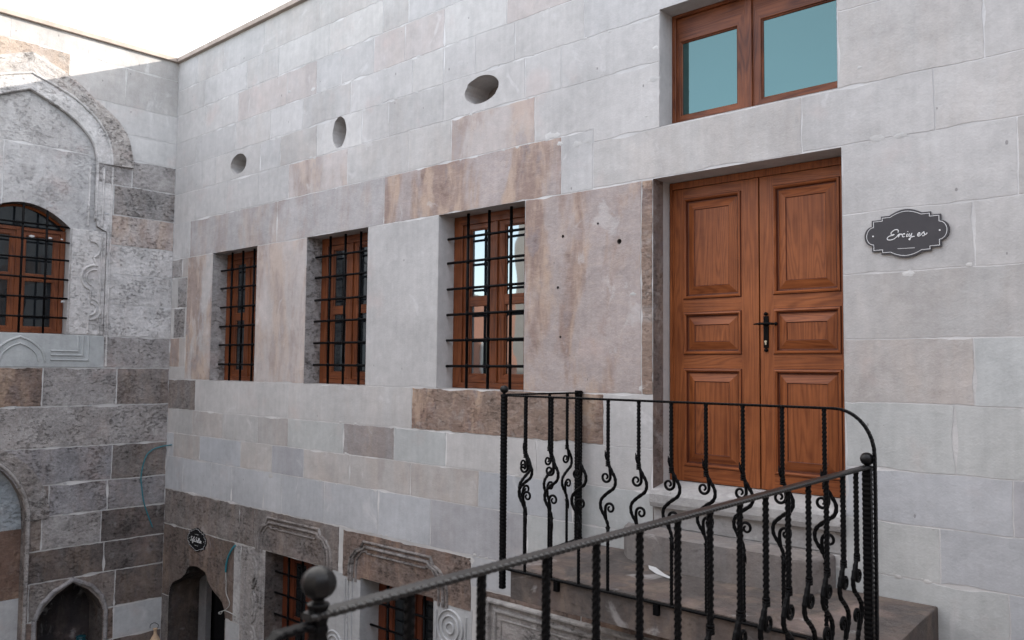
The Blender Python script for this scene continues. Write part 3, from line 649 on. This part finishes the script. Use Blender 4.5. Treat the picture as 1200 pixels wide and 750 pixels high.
# cut tympanum blocks with the outline by CDT: everything outside the outline lies behind the wall face
clipblocks([row(5.2, 4.46, -3.0, '-.95:ot'), row(4.46, 3.2, -3.0, '-2.2:ot -.9:ot'), row(3.2, 2.03, -3.0, '-2.5:ox'), row(3.2, 2.03, -1.4, '-.9:ox')], T0)
M.mi = 1; M.col = (.56, .55, .54); fill(M, lambda a, b, c=0: PL(a, b, c + T0), rect(-3.0, -.9, 2.03, 5.2), hh, 0.)
reveal(M, lambda a, b, c=0: PL(a, b, c + T0), h_lw, .26, ['og', 'g'] + ['o'] * 17)
M.mi = 0; M.col = (.035, .032, .034); M.par = (.3, .1, 0); M.face([PL(a, b, -.45) for a, b in niche])  # niche back near black: shade of the deep recess in the colour
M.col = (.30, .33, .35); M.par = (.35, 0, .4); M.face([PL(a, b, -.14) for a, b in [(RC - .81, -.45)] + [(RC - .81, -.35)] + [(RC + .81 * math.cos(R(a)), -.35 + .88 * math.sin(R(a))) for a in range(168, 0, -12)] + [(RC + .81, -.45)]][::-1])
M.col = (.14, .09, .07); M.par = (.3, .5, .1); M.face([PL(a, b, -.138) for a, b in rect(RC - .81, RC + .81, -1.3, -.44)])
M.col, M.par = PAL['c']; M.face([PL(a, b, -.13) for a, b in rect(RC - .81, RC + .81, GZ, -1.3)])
smears(M, PL, [(rnd.uniform(-2.3, -.1), rnd.choice((1.6, 1.1, .57, .1, -.3, 2.46, 2.88, 3.27, 3.69)), rnd.uniform(.012, .035)) for i in range(26)])
M.done('wall', [STONE, MORTAR], LB, recalc=False)
M = Mesh(); M.box((-7, YL, GZ + .01), (-.50, .55, 5.98)); M.box((-.499, YL, GZ), (-.30, YL + .2, 5.98)); M.box((-.499, -.3, 5.6), (-.16, 0, 5.98)); M.box((-.499, YL, 5.6), (-.16, -.301, 5.98)); M.done('body', DARK, LB)
M = Mesh(); M.box((-7.1, YL - .06, TOP + .001), (.055, -.06, TOP + .066), .006); M.done('coping', COPING, LB)
# window in the recess
Pw = lambda u, v, w=0: PL(u, v, w)
f = window(LB, Pw, YC - .56, YC + .56, 2.045, 3.40, .18, WOODMV, WOODMH, DIMGLASS, 2.76, fr=.06, st=.07, mid=.17, bot=.07, top=.10)
M = Mesh(); q = [(YC + .56 * (1 - 2 * i / 16), archf(YC + .56 * (1 - 2 * i / 16)) - .005) for i in range(17)]
fill(M, PL, [(YC - .56, 3.40), (YC + .56, 3.40)] + q, [], -.235); M.done('pane', DIMGLASS, f)
M = Mesh(); ribbon(M, PL, [(a, b - .015) for a, b in q], .035, .02, -.23); M.done('arched_head', WOODH, f)
grille(f, PL, YC - .57, YC + .57, 2.04, 3.4, [YC + d for d in (-.285, 0, .285)], [2.25, 2.5, 2.75, 3.0, 3.24, 3.46][:5] + [3.44], -.06, arch=archf)
# hood mould: broad rough band standing proud, two members
def band(M, P, A, B, w, key, skirt=0.):
    M.col, M.par = PAL[key]; M.mi = 0
    A2 = smoothline(A, 5); B2 = smoothline(B, 5); n = min(len(A2), len(B2)); ra = []
    for i in range(n):
        a = A2[int(i * (len(A2) - 1) / (n - 1))]; b = B2[int(i * (len(B2) - 1) / (n - 1))]
        r_ = []
        for k in range(7):
            p = a.lerp(b, k / 6); hgt = w * (1 - .25 * (k / 6)) + ns(p.x, p.y, 1, 9) * .012 + ns(p.x, p.y, 7, 30) * .005
            if k in (0, 6): hgt = w * .75
            r_.append(M.bm.verts.new(P(p.x, p.y, hgt)))
        r_ = [M.bm.verts.new(P(a.x, a.y, skirt))] + r_ + [M.bm.verts.new(P(b.x, b.y, -.05))]
        ra.append(r_)
    for i in range(n - 1):
        for k in range(len(ra[0]) - 1): M.face([ra[i][k], ra[i][k + 1], ra[i + 1][k + 1], ra[i + 1][k]], False)
    M.face(ra[0]); M.face(ra[-1][::-1])
M = Mesh(); 
for s in (0, 1):
    mir = (lambda L: [(2 * YC - u, v) for u, v in L]) if s else (lambda L: L)
    band(M, PL, mir(hoodR), mir(hinR), .055, 'oh'); band(M, PL, mir(hinR), mir([(a, b) for a, b in innR[:4]] + [(-1.085, 4.36)]), .02, 'ox')
M.done('arch_moulding', STONE, LB)
M = Mesh(); M.col, M.par = PAL['ox']
for s in (0, 1):
    mir = (lambda L: [(2 * YC - u, v) for u, v in L]) if s else (lambda L: L)
    ln = lambda L: [tuple(p) for p in smoothline(L, 4)]
    ribbon(M, PL, mir(ln(hinR)), .05, .03, .012); ribbon(M, PL, mir(ln(innR)), .04, .03, -.01)
    ribbon(M, PL, mir([(-1.0, 4.30), (-1.0, 3.5)]), .035, .022, .003); ribbon(M, PL, mir([(-1.16, 4.30), (-1.16, 3.5)]), .03, .02, -.045)
    ribbon(M, PL, mir([(-.885, 4.33), (-.885, 1.62)]), .03, .018, .003)
M.done('arch_moulding', STONE, LB)
# carved jamb blocks beside the window
for s in (0, 1):
    mir = (lambda L: [(2 * YC - u, v) for u, v in L]) if s else (lambda L: L)
    M = Mesh(); M.col, M.par = PAL['ox']
    u0, u1 = (-1.372, -.935) if not s else (2 * YC + .935, 2 * YC + 1.372)
    M.box(PL(u0, 2.037, -.06), PL(u1, 3.435, .008), .012)
    def C(cu, cv, r, a0, a1): return [(cu + r * math.cos(R(a)), cv + r * math.sin(R(a))) for a in range(a0, a1, 12 if a1 > a0 else -12)]
    for L_, wd in ((C(-1.13, 3.18, .11, 100, -80), .03), (C(-1.07, 2.80, .17, 80, 250), .035), (C(-1.07, 2.80, .11, 80, 250), .025), (C(-1.12, 2.38, .14, 90, -100), .035), (C(-1.12, 2.38, .08, 90, -100), .025),
                   ([(-1.1, 3.08), (-1.06, 2.97)], .03), ([(-1.12, 2.63), (-1.12, 2.53)], .03), ([(-1.14, 2.24), (-1.14, 2.06)], .03), ([(-1.0, 3.42), (-1.0, 2.06)], .014), ([(-1.19, 3.42), (-1.17, 3.3)], .03)):
        ribbon(M, PL, mir(L_), wd, .022, .008)
    M.done('carved_jamb', STONE, LB)
# sill panel with stepped frames and pointed arch motif
M = Mesh(); M.col, M.par = PAL['cg']
M.box(PL(2 * YC + .92, 1.605, -.07), PL(-.92, 2.03, .012), .008)
for s in (0, 1):
    mir = (lambda L: [(2 * YC - u, v) for u, v in L]) if s else (lambda L: L)
    for o in (0, .07, .13): ribbon(M, PL, mir([(-1.58, 1.70 + o * .9), (-1.12 - o, 1.70 + o * .9), (-1.12 - o, 2.02)]), .025, .014, .012)
for rr, wd in ((.30, .03), (.22, .02)):
    A = [(YC + rr * 1.0, 1.68), (YC + rr * .85, 1.68 + rr * .45), (YC + rr * .45, 1.68 + rr * .82), (YC, 1.68 + rr * 1.02)]
    A = [tuple(p) for p in smoothline(A, 4)]; A = A + [(2 * YC - u, v) for u, v in reversed(A[:-1])]
    ribbon(M, PL, A, wd, .016, .012)
M.done('carved_sill_panel', STONE, LB)
# moulded rings: pointed niche and big lower arch
M = Mesh(); M.col, M.par = PAL['ou']
ribbon(M, PL, [(u + (.035 if u > -1.2 else -.035 if u < -1.2 else 0), v + (.04 if v > -1.5 else 0)) for u, v in niche], .06, .03, .006)
M.done('niche_moulding', STONE, LB)
M = Mesh(); M.col, M.par = PAL['og']
o1 = [(RC + 1.08 * math.cos(R(a)), -.30 + 1.0 * math.sin(R(a))) for a in range(0, 181, 9)]; o2 = [(RC + .86 * math.cos(R(a)), -.33 + .92 * math.sin(R(a))) for a in range(0, 181, 9)]
band(M, PL, o1, o2, .035, 'oy'); M.col, M.par = PAL['og']
ribbon(M, PL, [(-1.76, GZ + .1), (-1.76, -.33)] + [(RC + .84 * math.cos(R(a)), -.33 + .9 * math.sin(R(a))) for a in range(6, 180, 8)] + [(2 * RC + 1.76, -.33), (2 * RC + 1.76, GZ + .1)], .05, .04, .004)
M.done('arch_moulding', STONE, LB)

# ------------------------------------------------------------------ LANDING
LD = thing('stone_landing', (8.8, -.46, .0), 'grey brown stone landing slab below the double door with a rounded step on it', 'landing')
def slabmesh(M, outline, z0, z1, slope=0., bev=.012):
    top = [M.bm.verts.new((x, y, z1 + slope * y)) for x, y in outline]; bot = [M.bm.verts.new((x, y, z0)) for x, y in outline]
    f = M.bm.faces.new(top); M.paint(f); g = M.bm.faces.new(bot[::-1]); M.paint(g); n = len(top); es = []
    for i in range(n): h = M.bm.faces.new([bot[i], bot[(i + 1) % n], top[(i + 1) % n], top[i]]); M.paint(h)
    r = bmesh.ops.bevel(M.bm, geom=list(f.edges), offset=bev, segments=3, affect='EDGES', profile=.5)
    for q in M.bm.faces: M.paint(q)
def wob(x0, x1, y, n=24, a=.004): return [(x0 + (x1 - x0) * i / n, y + ns(i * .37, y, 2) * a) for i in range(n + 1)]
M = Mesh(); M.col = (.098, .086, .081); M.par = (.25, .25, .02)
slabmesh(M, wob(7.45, 10.12, -.925) + [(10.135, -.9), (10.125, -.45), (10.12, -.008), (7.45, -.008)], -.045, .235, .06, .015)
M.done('slab', STONE, LD)
M = Mesh(); M.col = (.21, .195, .188); M.par = (.25, .15, .1)
ol = [(7.85, -.008), (7.9, -.12), (8.0, -.22), (8.15, -.29), (8.35, -.325)] + [(8.5 + .1 * i, -.335 + .0006 * i * i) for i in range(8)] + [(9.35, -.29), (9.44, -.24), (9.49, -.15), (9.5, -.008)]
slabmesh(M, ol, .16, .455, .03, .03); M.done('step', STONE, LD)
M = Mesh(); M.col = (.6, .6, .6); M.mi = 0
pts = [(8.27, -.27), (8.33, -.33), (8.45, -.42), (8.56, -.48), (8.53, -.495), (8.4, -.45), (8.3, -.38), (8.24, -.3)]
M.face([(x, y, .2415 + .06 * y) for x, y in pts]); M.done('mortar_smear', MORTAR, LD, recalc=False)

# ------------------------------------------------------------------ RAILINGS
def twisted(M, p0, p1, side, period=.08, notch=0.):
    p0, p1 = Vector(p0), Vector(p1); L = (p1 - p0).length; t = (p1 - p0) / L
    a = Vector((1, 0, 0)) if abs(t.x) < .9 else Vector((0, 1, 0)); a = (a - t * a.dot(t)).normalized(); b = t.cross(a)
    per = .0245; n = max(2, int(L / (per / 6))); rings = []
    for i in range(n + 1):
        d = L * i / n; ph = 2 * math.pi * d / per; r_ = side * .60
        rings.append([M.bm.verts.new(p0 + t * d + (a * math.cos(k * math.pi / 4 + .35) + b * math.sin(k * math.pi / 4 + .35)) * r_ * (1 + .14 * math.cos(ph + (math.pi if k % 2 else 0)))) for k in range(8)])
    for i in range(n):
        for k in range(8): M.face([rings[i][k], rings[i][(k + 1) % 8], rings[i + 1][(k + 1) % 8], rings[i + 1][k]])
    M.face(rings[0][::-1]); M.face(rings[-1])
def flatbar(M, pts, wd, th, side, notch=.0025, per=.024):
    """rectangular bar along pts with hammered, notched edges; side = direction of its width"""
    pts = [Vector(p) for p in pts]; d = [0.]
    for a, b in zip(pts, pts[1:]): d.append(d[-1] + (b - a).length)
    n = max(4, int(d[-1] / (per / 4))); rings = []; j = 0
    for i in range(n + 1):
        s = d[-1] * i / n
        while j < len(d) - 2 and s > d[j + 1]: j += 1
        f = (s - d[j]) / max(1e-6, d[j + 1] - d[j]); p = pts[j].lerp(pts[j + 1], f)
        t = (pts[j + 1] - pts[j]).normalized()
        if 0 < j and f < .5: t = t.lerp((pts[j] - pts[j - 1]).normalized(), .5 - f).normalized()
        sd = side(p) if callable(side) else Vector(side); sd = (sd - t * sd.dot(t)).normalized(); up = t.cross(sd)
        k = notch * (1 if math.sin(2 * math.pi * s / per) > 0 else -1) * abs(math.sin(2 * math.pi * s / per)) ** .6
        w2 = wd / 2 + k; t2 = th / 2; c = .28
        rings.append([M.bm.verts.new(p + sd * a * w2 + up * b * t2) for a, b in ((-1, -.45), (-1 + c, -1), (1 - c, -1), (1, -.45), (1, .45), (1 - c, 1), (-1 + c, 1), (-1, .45))])
    for i in range(n):
        for k in range(8): M.face([rings[i][k], rings[i][(k + 1) % 8], rings[i + 1][(k + 1) % 8], rings[i + 1][k]])
    M.face(rings[0][::-1]); M.face(rings[-1])
def post(parent, x, y, z0, z1, w=.042, ball=.038):
    M = Mesh(); M2 = []
    n = int((z1 - z0) / .006); rings = []
    for i in range(n + 1):
        z = z0 + (z1 - z0) * i / n; k = .0013 * math.sin(2 * math.pi * z / .026); h = w / 2 + k; c = .006
        rings.append([M.bm.verts.new((x + a, y + b, z)) for a, b in ((-h, -h + c), (-h + c, -h), (h - c, -h), (h, -h + c), (h, h - c), (h - c, h), (-h + c, h), (-h, h - c))])
    for i in range(n):
        for k in range(8): M.face([rings[i][k], rings[i][(k + 1) % 8], rings[i + 1][(k + 1) % 8], rings[i + 1][k]])
    M.face(rings[0][::-1]); M.face(rings[-1])
    p = M.done('post', IRON, parent)
    if ball:
        M = Mesh(); r = ball; pr = [(.0, 0), (.62 * r, 0), (.66 * r, .12 * r), (.35 * r, .22 * r), (.33 * r, .3 * r)]
        pr += [(r * math.cos(R(a)), .3 * r + r * .92 + r * .92 * math.sin(R(a))) for a in range(-68, 90, 11)] + [(0, .3 * r + 1.84 * r)]
        M.lathe(pr, (x, y, z1), 8, True); b = M.done('ball', IRONB, p)
        md = b.modifiers.new('bevel', 'BEVEL'); md.width = .007; md.segments = 3; md.limit_method = 'ANGLE'; md.angle_limit = R(35)
    return p
def scrollpts(sx):
    """S curve of the baluster and its two curls, in (s, z) around z = 0 at the top of the ornament; total drop .45"""
    main = smoothline([(0, .03), (.002, -.005), (.03, -.05), (.060, -.105), (.05, -.16), (-.01, -.205), (-.055, -.25), (-.058, -.305), (-.024, -.36), (0, -.41), (0, -.48)], 5)
    def curl(c0, cz, r0, a0, turn, n=16): return [(c0 + r0 * (1 - .72 * i / n) * math.cos(R(a0 + turn * i / n)), cz + r0 * (1 - .72 * i / n) * math.sin(R(a0 + turn * i / n))) for i in range(n + 1)]
    c1 = [(.012, -.02), (.018, -.065)] + curl(-.018, -.095, .038, 0, -430)
    c2 = [(-.014, -.375), (-.02, -.335)] + curl(.018, -.30, .038, 180, -430)
    return main, c1, c2
def baluster(name, parent, loc, H, orn, axis, rail_scroll=1., first=None, side=.0205):
    """origin at rail; H total length; orn = distance of ornament below rail"""
    if first is not None:
        o = first.copy(); COL.objects.link(o); o.parent = parent; o.location = Vector(loc) - wloc(parent)
        for ch in first.children:
            c = ch.copy(); COL.objects.link(c); c.parent = o
        return o
    ax = Vector(axis)
    sc = rail_scroll
    q = lambda s, z, w=0.: ax * (s * sc) + Vector((0, 0, z)) + ax.cross(Vector((0, 0, 1))) * w
    M = Mesh(); twisted(M, (0, 0, 0), (0, 0, -orn - .02), side)
    main, c1, c2 = scrollpts(1)
    mp_ = [q(a, b - orn) for a, b in main]; M.tube(mp_, [side * .58 * (1 + .12 * math.sin(i * 2.2)) for i in range(len(mp_))], 6, smooth=False)
    twisted(M, (0, 0, -orn - .43), (0, 0, -H), side * .9)
    for z in (.012, -.001, -.014, -.425): M.tube([(0, 0, -orn + z), (0, 0, -orn + z - .009)], side * .82, 8)
    M.tube([q(-.004, -orn + .02, .006), q(-.016, -orn + .05, .006), q(-.02, -orn + .085, .006)], [side * .5, side * .42, .002], 6)
    M.tube([q(.004, -orn - .43, .006), q(.014, -orn - .47, .006), q(.02, -orn - .505, .006)], [side * .5, side * .42, .002], 6)
    o = M.done('baluster', IRON); o.parent = parent; o.location = Vector(loc) - wloc(parent)
    for c in (c1, c2):
        M = Mesh(); cc = smoothline(c, 2)
        M.tube([q(a, b - orn) for a, b in cc], [side * (.5 - .18 * i / len(cc)) for i in range(len(cc))], 6, up=tuple(ax.cross(Vector((0, 0, 1)))), flat=1.0)
        s = M.done('scroll', IRON); s.parent = o
    return o
# landing railing (parallel to the wall, returning to it at the left)
RY = -.945
RL = thing('iron_railing', (8.7, RY, .17), 'black wrought iron railing along the landing front before the double door, with scrolled twisted bars', 'railing')
post(RL, 7.385, RY, .02, 1.45, .042, .033)
post(RL, 7.40, -.055, .25, 1.47, .05, 0)
rz = 1.445
M = Mesh()
cur = [(7.36, RY, rz), (9.87, RY, rz)] + [(9.87 + .215 * math.sin(R(a)), RY, rz - .245 * (1 - math.cos(R(a)))) for a in range(10, 91, 10)] + [(10.086, RY, 1.0), (10.084, RY, .2)]
flatbar(M, cur, .028, .015, (0, 1, 0), .0016); M.done('top_rail', IRON, RL)
M = Mesh(); flatbar(M, [(7.40, RY + .02, rz + .006), (7.40, -.01, rz + .006)], .028, .014, (1, 0, 0), .0016); M.done('top_rail', IRON, RL)
M = Mesh(); flatbar(M, [(7.40, RY, .168), (10.08, RY, .168)], .028, .016, (0, 1, 0), .0012)
M.done('bottom_rail', IRON, RL)
M = Mesh(); flatbar(M, [(7.40, RY + .03, .19), (7.40, -.01, .26)], .028, .016, (1, 0, 0), .0012); M.done('bottom_rail', IRON, RL)
for bx in (7.9, 8.72, 9.6):
    M = Mesh(); M.box((bx - .02, RY - .010, .09), (bx + .02, -.927, .158), .003); M.done('fixing_plate', IRON, RL)
B0 = None
for k in range(10):
    b = baluster('baluster', RL, (7.605 + .2455 * k, RY, rz), 1.27, .425, (1, 0, 0), 1., B0)
    if B0 is None: B0 = b
B1 = None
for y in (-.72, -.43, -.205):
    b = baluster('baluster', RL, (7.40, y, rz), 1.22, .425, (0, 1, 0), 1., B1)
    if B1 is None: B1 = b
# near railing along the terrace edge, coming towards the camera
P0 = Vector((10.045, RY, 1.135)); P1 = Vector((10.12, -4.49, 1.105))
RN = thing('iron_railing', (10.08, -2.7, 0), 'black wrought iron railing in the foreground ending at the blurred ball post', 'railing')
post(RN, P0.x, RY, .19, 1.135, .045, .038); post(RN, P1.x, P1.y, .0, 1.125, .036, .04)
M = Mesh(); flatbar(M, [P0 + Vector((0, .02, .004)), P1 + Vector((0, -.03, 0))], .046, .017, (1, 0, 0), .0035, .025); M.done('top_rail', IRONT, RN)
M = Mesh(); flatbar(M, [P0 + Vector((0, -.02, -1.04)), P1 + Vector((0, .02, -1.04))], .03, .016, (1, 0, 0), .0015, .025); M.done('bottom_rail', IRON, RN)
B2 = None
ys = [-4.22, -3.965, -3.69, -3.44, -3.19, -2.94, -2.70, -2.45, -2.21, -1.98, -1.75, -1.53, -1.31, -1.12]
for y in ys:
    f_ = (y - P0.y) / (P1.y - P0.y); p = P0.lerp(P1, f_)
    b = baluster('baluster', RN, (p.x, y, p.z), 1.05, .44, (0, -1, 0), .92, B2, side=.0215)
    if B2 is None: B2 = b
# short stair rail that carries on past the ball post
M = Mesh(); flatbar(M, [P1 + Vector((0, -.02, -.02)), P1 + Vector((0, -.10, -.022)), P1 + Vector((0, -.135, -.05)), P1 + Vector((0, -1.0, -.70))], .04, .014, (1, 0, 0), .003, .025); M.done('stair_rail', IRON, RN)

# ------------------------------------------------------------------ SIGNS
def plaque(cx, cz, label, strokes=None, text=None):
    T = thing('name_sign', (cx, 0, cz), label, 'sign')
    q = [(.098 * i / 8, .123 + .032 * math.cos(math.pi / 2 * i / 8) ** .9) for i in range(8)] + [(.098, .123), (.15, .123), (.15, .102), (.208, .102), (.208, .062)] + [(.208 + .047 * math.cos(R(a)), .062 * math.sin(R(a)) * 1.) for a in range(75, -1, -15)]
    q = q[:]; top = q; out_ = top + [(x, -z) for x, z in reversed(top[:-1])]; out_ = out_ + [(-x, z) for x, z in reversed(out_[1:-1])]
    pts = [(cx + x, cz + z) for x, z in out_]
    M = Mesh(); f0 = [M.bm.verts.new(PM(a, b, .008)) for a, b in pts]; f1 = [M.bm.verts.new(PM(a, b, .020)) for a, b in pts]; n = len(pts)
    M.face(f1)
    for i in range(n): M.face([f0[i], f0[(i + 1) % n], f1[(i + 1) % n], f1[i]])
    M.face(f0[::-1]); M.done('plate', SIGNM if cx > 5 else SIGNB, T)
    M = Mesh(); inn = [(cx + x * .945, cz + z * .91) for x, z in out_]; ribbon(M, PM, inn, .0032, .0012, .020, closed=True); M.done('border_line', WHITE, T)
    for s in (-1, 1):
        M = Mesh(); M.tube([PM(cx + s * .20, cz, .019), PM(cx + s * .20, cz, .023)], .005, 10); M.done('screw', WHITE, T)
    M = Mesh()
    for st in strokes:
        L = smoothline(st, 4); M.tube([PM(a, b, .0205) for a, b in L], .0028 if len(st) > 2 else .0015, 6, flat=1.)
    M.done('lettering', WHITE, T)
    return T
def zs(L): return [onwall(1030 + x / 10.71, 240 + y / 10.71, -.02) for x, y in L]
er = [zs([(238, 348), (246, 328), (230, 314), (196, 318), (164, 340), (152, 366), (170, 378), (190, 372), (178, 384), (132, 396), (106, 418), (108, 438), (140, 444), (186, 432), (222, 404), (244, 376), (262, 368), (252, 378), (244, 400), (248, 410)]),
      zs([(246, 408), (256, 386), (264, 364), (270, 374), (286, 368), (284, 378)]),
      zs([(324, 374), (320, 362), (304, 370), (295, 388), (302, 405), (322, 399)]),
      zs([(358, 362), (349, 384), (348, 402), (364, 394)]), zs([(360, 340), (363, 338), (362, 342)]),
      zs([(384, 360), (376, 382), (378, 396), (392, 392), (406, 372)]), zs([(414, 354), (406, 386), (396, 424), (388, 442), (378, 436), (390, 420), (420, 402), (448, 396)]),
      zs([(482, 380), (504, 374), (514, 358), (504, 350), (490, 364), (485, 384), (497, 395), (520, 384), (548, 354), (564, 338), (566, 352), (576, 370), (566, 388), (546, 388)]),
      zs([(578, 378), (596, 366), (606, 350)]),
      zs([(236, 552), (450, 540)])]
plaque(9.975, 2.525, 'black plaque reading Erciyes in white script, on the wall right of the double door', er)
# small plaque over the lobed doorway: two short words in white script
def word(s, x, z, h):
    G = {'S': [[(.55, .85), (.35, 1), (.12, .85), (.2, .6), (.42, .4), (.35, .1), (.05, .05), (-.05, .2)]], 'a': [[(.4, .45), (.2, .5), (.02, .25), (.12, 0), (.3, .1), (.4, .45), (.38, .05), (.5, .05)]],
         'f': [[(.0, .1), (.25, .5), (.45, .95), (.3, 1.), (.15, .4), (.0, -.35), (.12, -.3), (.3, .2)]], 'e': [[(.02, .2), (.3, .3), (.25, .5), (.05, .35), (.05, .05), (.25, 0), (.42, .15)]], 'l': [[(.0, .1), (.25, .6), (.35, 1.), (.2, .9), (.08, .2), (.15, 0), (.3, .1)]],
         't': [[(.25, .95), (.12, .2), (.2, 0), (.35, .1)], [(.05, .65), (.4, .68)]], 'n': [[(.05, .5), (.05, 0), (.12, .35), (.28, .5), (.33, .3), (.33, .05), (.48, .08)]], 'u': [[(.05, .5), (.03, .15), (.15, 0), (.32, .2), (.35, .5), (.34, .05), (.48, .08)]], 'k': [[(.2, 1), (.05, 0), (.1, .25), (.35, .5), (.2, .28), (.38, 0)]]}
    o = []
    for c in s:
        if c == ' ': x += .3 * h; continue
        for st in G[c]: o.append([(x + (a + b * .25) * h, z + b * h) for a, b in st])
        x += h * (.62 if c == 'S' else .42 if c != 'l' and c != 't' else .34)
    return o
plaque(.975, -.67, 'small black plaque with white script above the dark lobed doorway', word('Sefa Sultan', .81, -.70, .062) + [[(.93, -.60), (1.02, -.60)], [(.93, -.745), (1.02, -.745)]])

# ------------------------------------------------------------------ CABLES, JUG, ORNAMENTS
M = Mesh(); pts = smoothline([(.17, -.012, .53), (.10, -.03, .52), (.03, -.10, .50), (.02, -.22, .46), (.02, -.31, .36), (.02, -.36, .12), (.02, -.345, -.05), (.02, -.31, -.25), (.02, -.24, -.45), (.03, -.18, -.61)], 6)
M.tube(pts, .0075, 8); tag(M.done('hose', TEAL), 'thin teal hose hanging from a hole in the wall corner at left', 'hose')
T = thing('cable', (1.9, 0, -.9), 'teal sleeved cable with a loose white wire end beside the lobed doorway', 'cable')
M = Mesh(); M.tube(smoothline([(1.95, .0, -.60), (1.93, -.03, -.63), (1.84, -.035, -.74), (1.78, -.03, -.86), (1.76, -.025, -.96)], 5), .012, 8); M.done('sleeve', TEAL, T)
M = Mesh(); M.tube(smoothline([(1.76, -.025, -.95), (1.77, -.02, -1.08), (1.78, -.02, -1.22), (1.87, -.02, -1.33), (1.78, -.02, -1.42), (1.62, -.025, -1.49), (1.66, -.02, -1.50), (1.75, -.02, -1.44), (2.04, -.02, -1.45)], 6), .0045, 6); M.done('wire', WIRE, T)
# stone pier in the corner with a clay jug on top
M = Mesh(); M.col, M.par = PAL['o']; M.box((.012, -.34, GZ), (.34, -.012, -2.33), .02); tag(M.done('stone_pier', STONE), 'short rough stone pier standing in the dark corner under the clay jug', 'pier')
J = thing('clay_jug', (.13, -.14, -2.33), 'pale clay jug with narrow neck in the corner at bottom left', 'jug')
M = Mesh(); M.lathe([(.0, 0), (.055, 0), (.085, .05), (.095, .11), (.08, .18), (.045, .24), (.024, .28), (.022, .33), (.032, .35), (.03, .355), (.018, .33), (0, .32)], (.13, -.14, -2.33), 24); M.done('body', CLAY, J)
M = Mesh(); M.tube(smoothline([(.14, -.12, -1.99), (.13, -.10, -1.94), (.12, -.15, -1.90), (.11, -.2, -1.92), (.12, -.21, -1.96)], 5), .004, 6); M.done('wire_handle', IRON, J)
J2 = None
for u, zt, lab in ((-1.32, -2.03, 'blurred teal vase low inside the pointed niche, the left one of two'), (-.97, -1.98, 'blurred teal vase low inside the pointed niche, the right one of two')):
    V = thing('vase', (-.26, u, zt - .42), lab, 'vase', 'teal vases in the pointed niche')
    if J2 is None:
        M = Mesh(); M.lathe([(.0, 0), (.06, 0), (.1, .08), (.115, .2), (.1, .31), (.06, .38), (.05, .40), (.065, .42), (.055, .42), (.03, .38), (0, .36)], (0, 0, 0), 20)
        o = M.done('body', TEALG); o.parent = V; J2 = o
    else:
        o = J2.copy(); COL.objects.link(o); o.parent = V
M = Mesh(); M.col, M.par = PAL['od']; M.box((-.447, -1.6, GZ + .02), (-.02, -.81, -2.45), .01); tag(M.done('stone_shelf', STONE), 'dark stone shelf at the bottom of the pointed niche', 'shelf')

# ------------------------------------------------------------------ SURROUNDING COURT (out of frame, some seen in panes, some set to dim the court)
def house(name, a, b, wins, face, label, mat):
    T = thing(name, ((a[0] + b[0]) / 2, (a[1] + b[1]) / 2, a[2]), label, 'building')
    M = Mesh(); M.box(a, b); M.done('wall', mat, T)
    M = Mesh(); M.box((a[0] - .12, a[1] - .12, b[2]), (b[0] + .12, b[1] + .09, b[2] + .12)); M.done('coping', COPING, T)
    for u, z in wins:
        M = Mesh()
        if face == 'y': M.box((u - .45, b[1] - .05, z), (u + .45, b[1] + .03, z + 1.3))
        else: M.box((b[0] - .05, u - .45, z), (b[0] + .03, u + .45, z + 1.3))
        w = M.done('window', WHITE, T); M = Mesh()
        if face == 'y': M.box((u - .37, b[1] + .02, z + .08), (u + .37, b[1] + .035, z + 1.22))
        else: M.box((b[0] + .02, u - .37, z + .08), (b[0] + .035, u + .37, z + 1.22))
        M.done('pane', GLASS, w)
house('courtyard_house', (-3, -15, GZ), (21, -10.2, 6.2), [(x, z) for x in range(0, 21, 3) for z in (-2, 1.4)], 'y', 'grey plastered house across the courtyard, unseen behind the camera', CREAM)  # height and distance set to cut skylight in the lower court
house('courtyard_house', (-13, -22, GZ), (-7.5, -6, 3.9), [(y, z) for y in (-20, -17, -14, -11, -8) for z in (-1.5, 1.2)], 'x', 'low pink plastered house beyond the left wall, seen mirrored in a window', PINK)
house('courtyard_house', (16.5, -10.1, GZ), (21, -.1, 5.2), [], 'x', 'unseen plastered house added right of the terrace to cut light into the court', CREAM)  # added out of view to reduce light on the walls
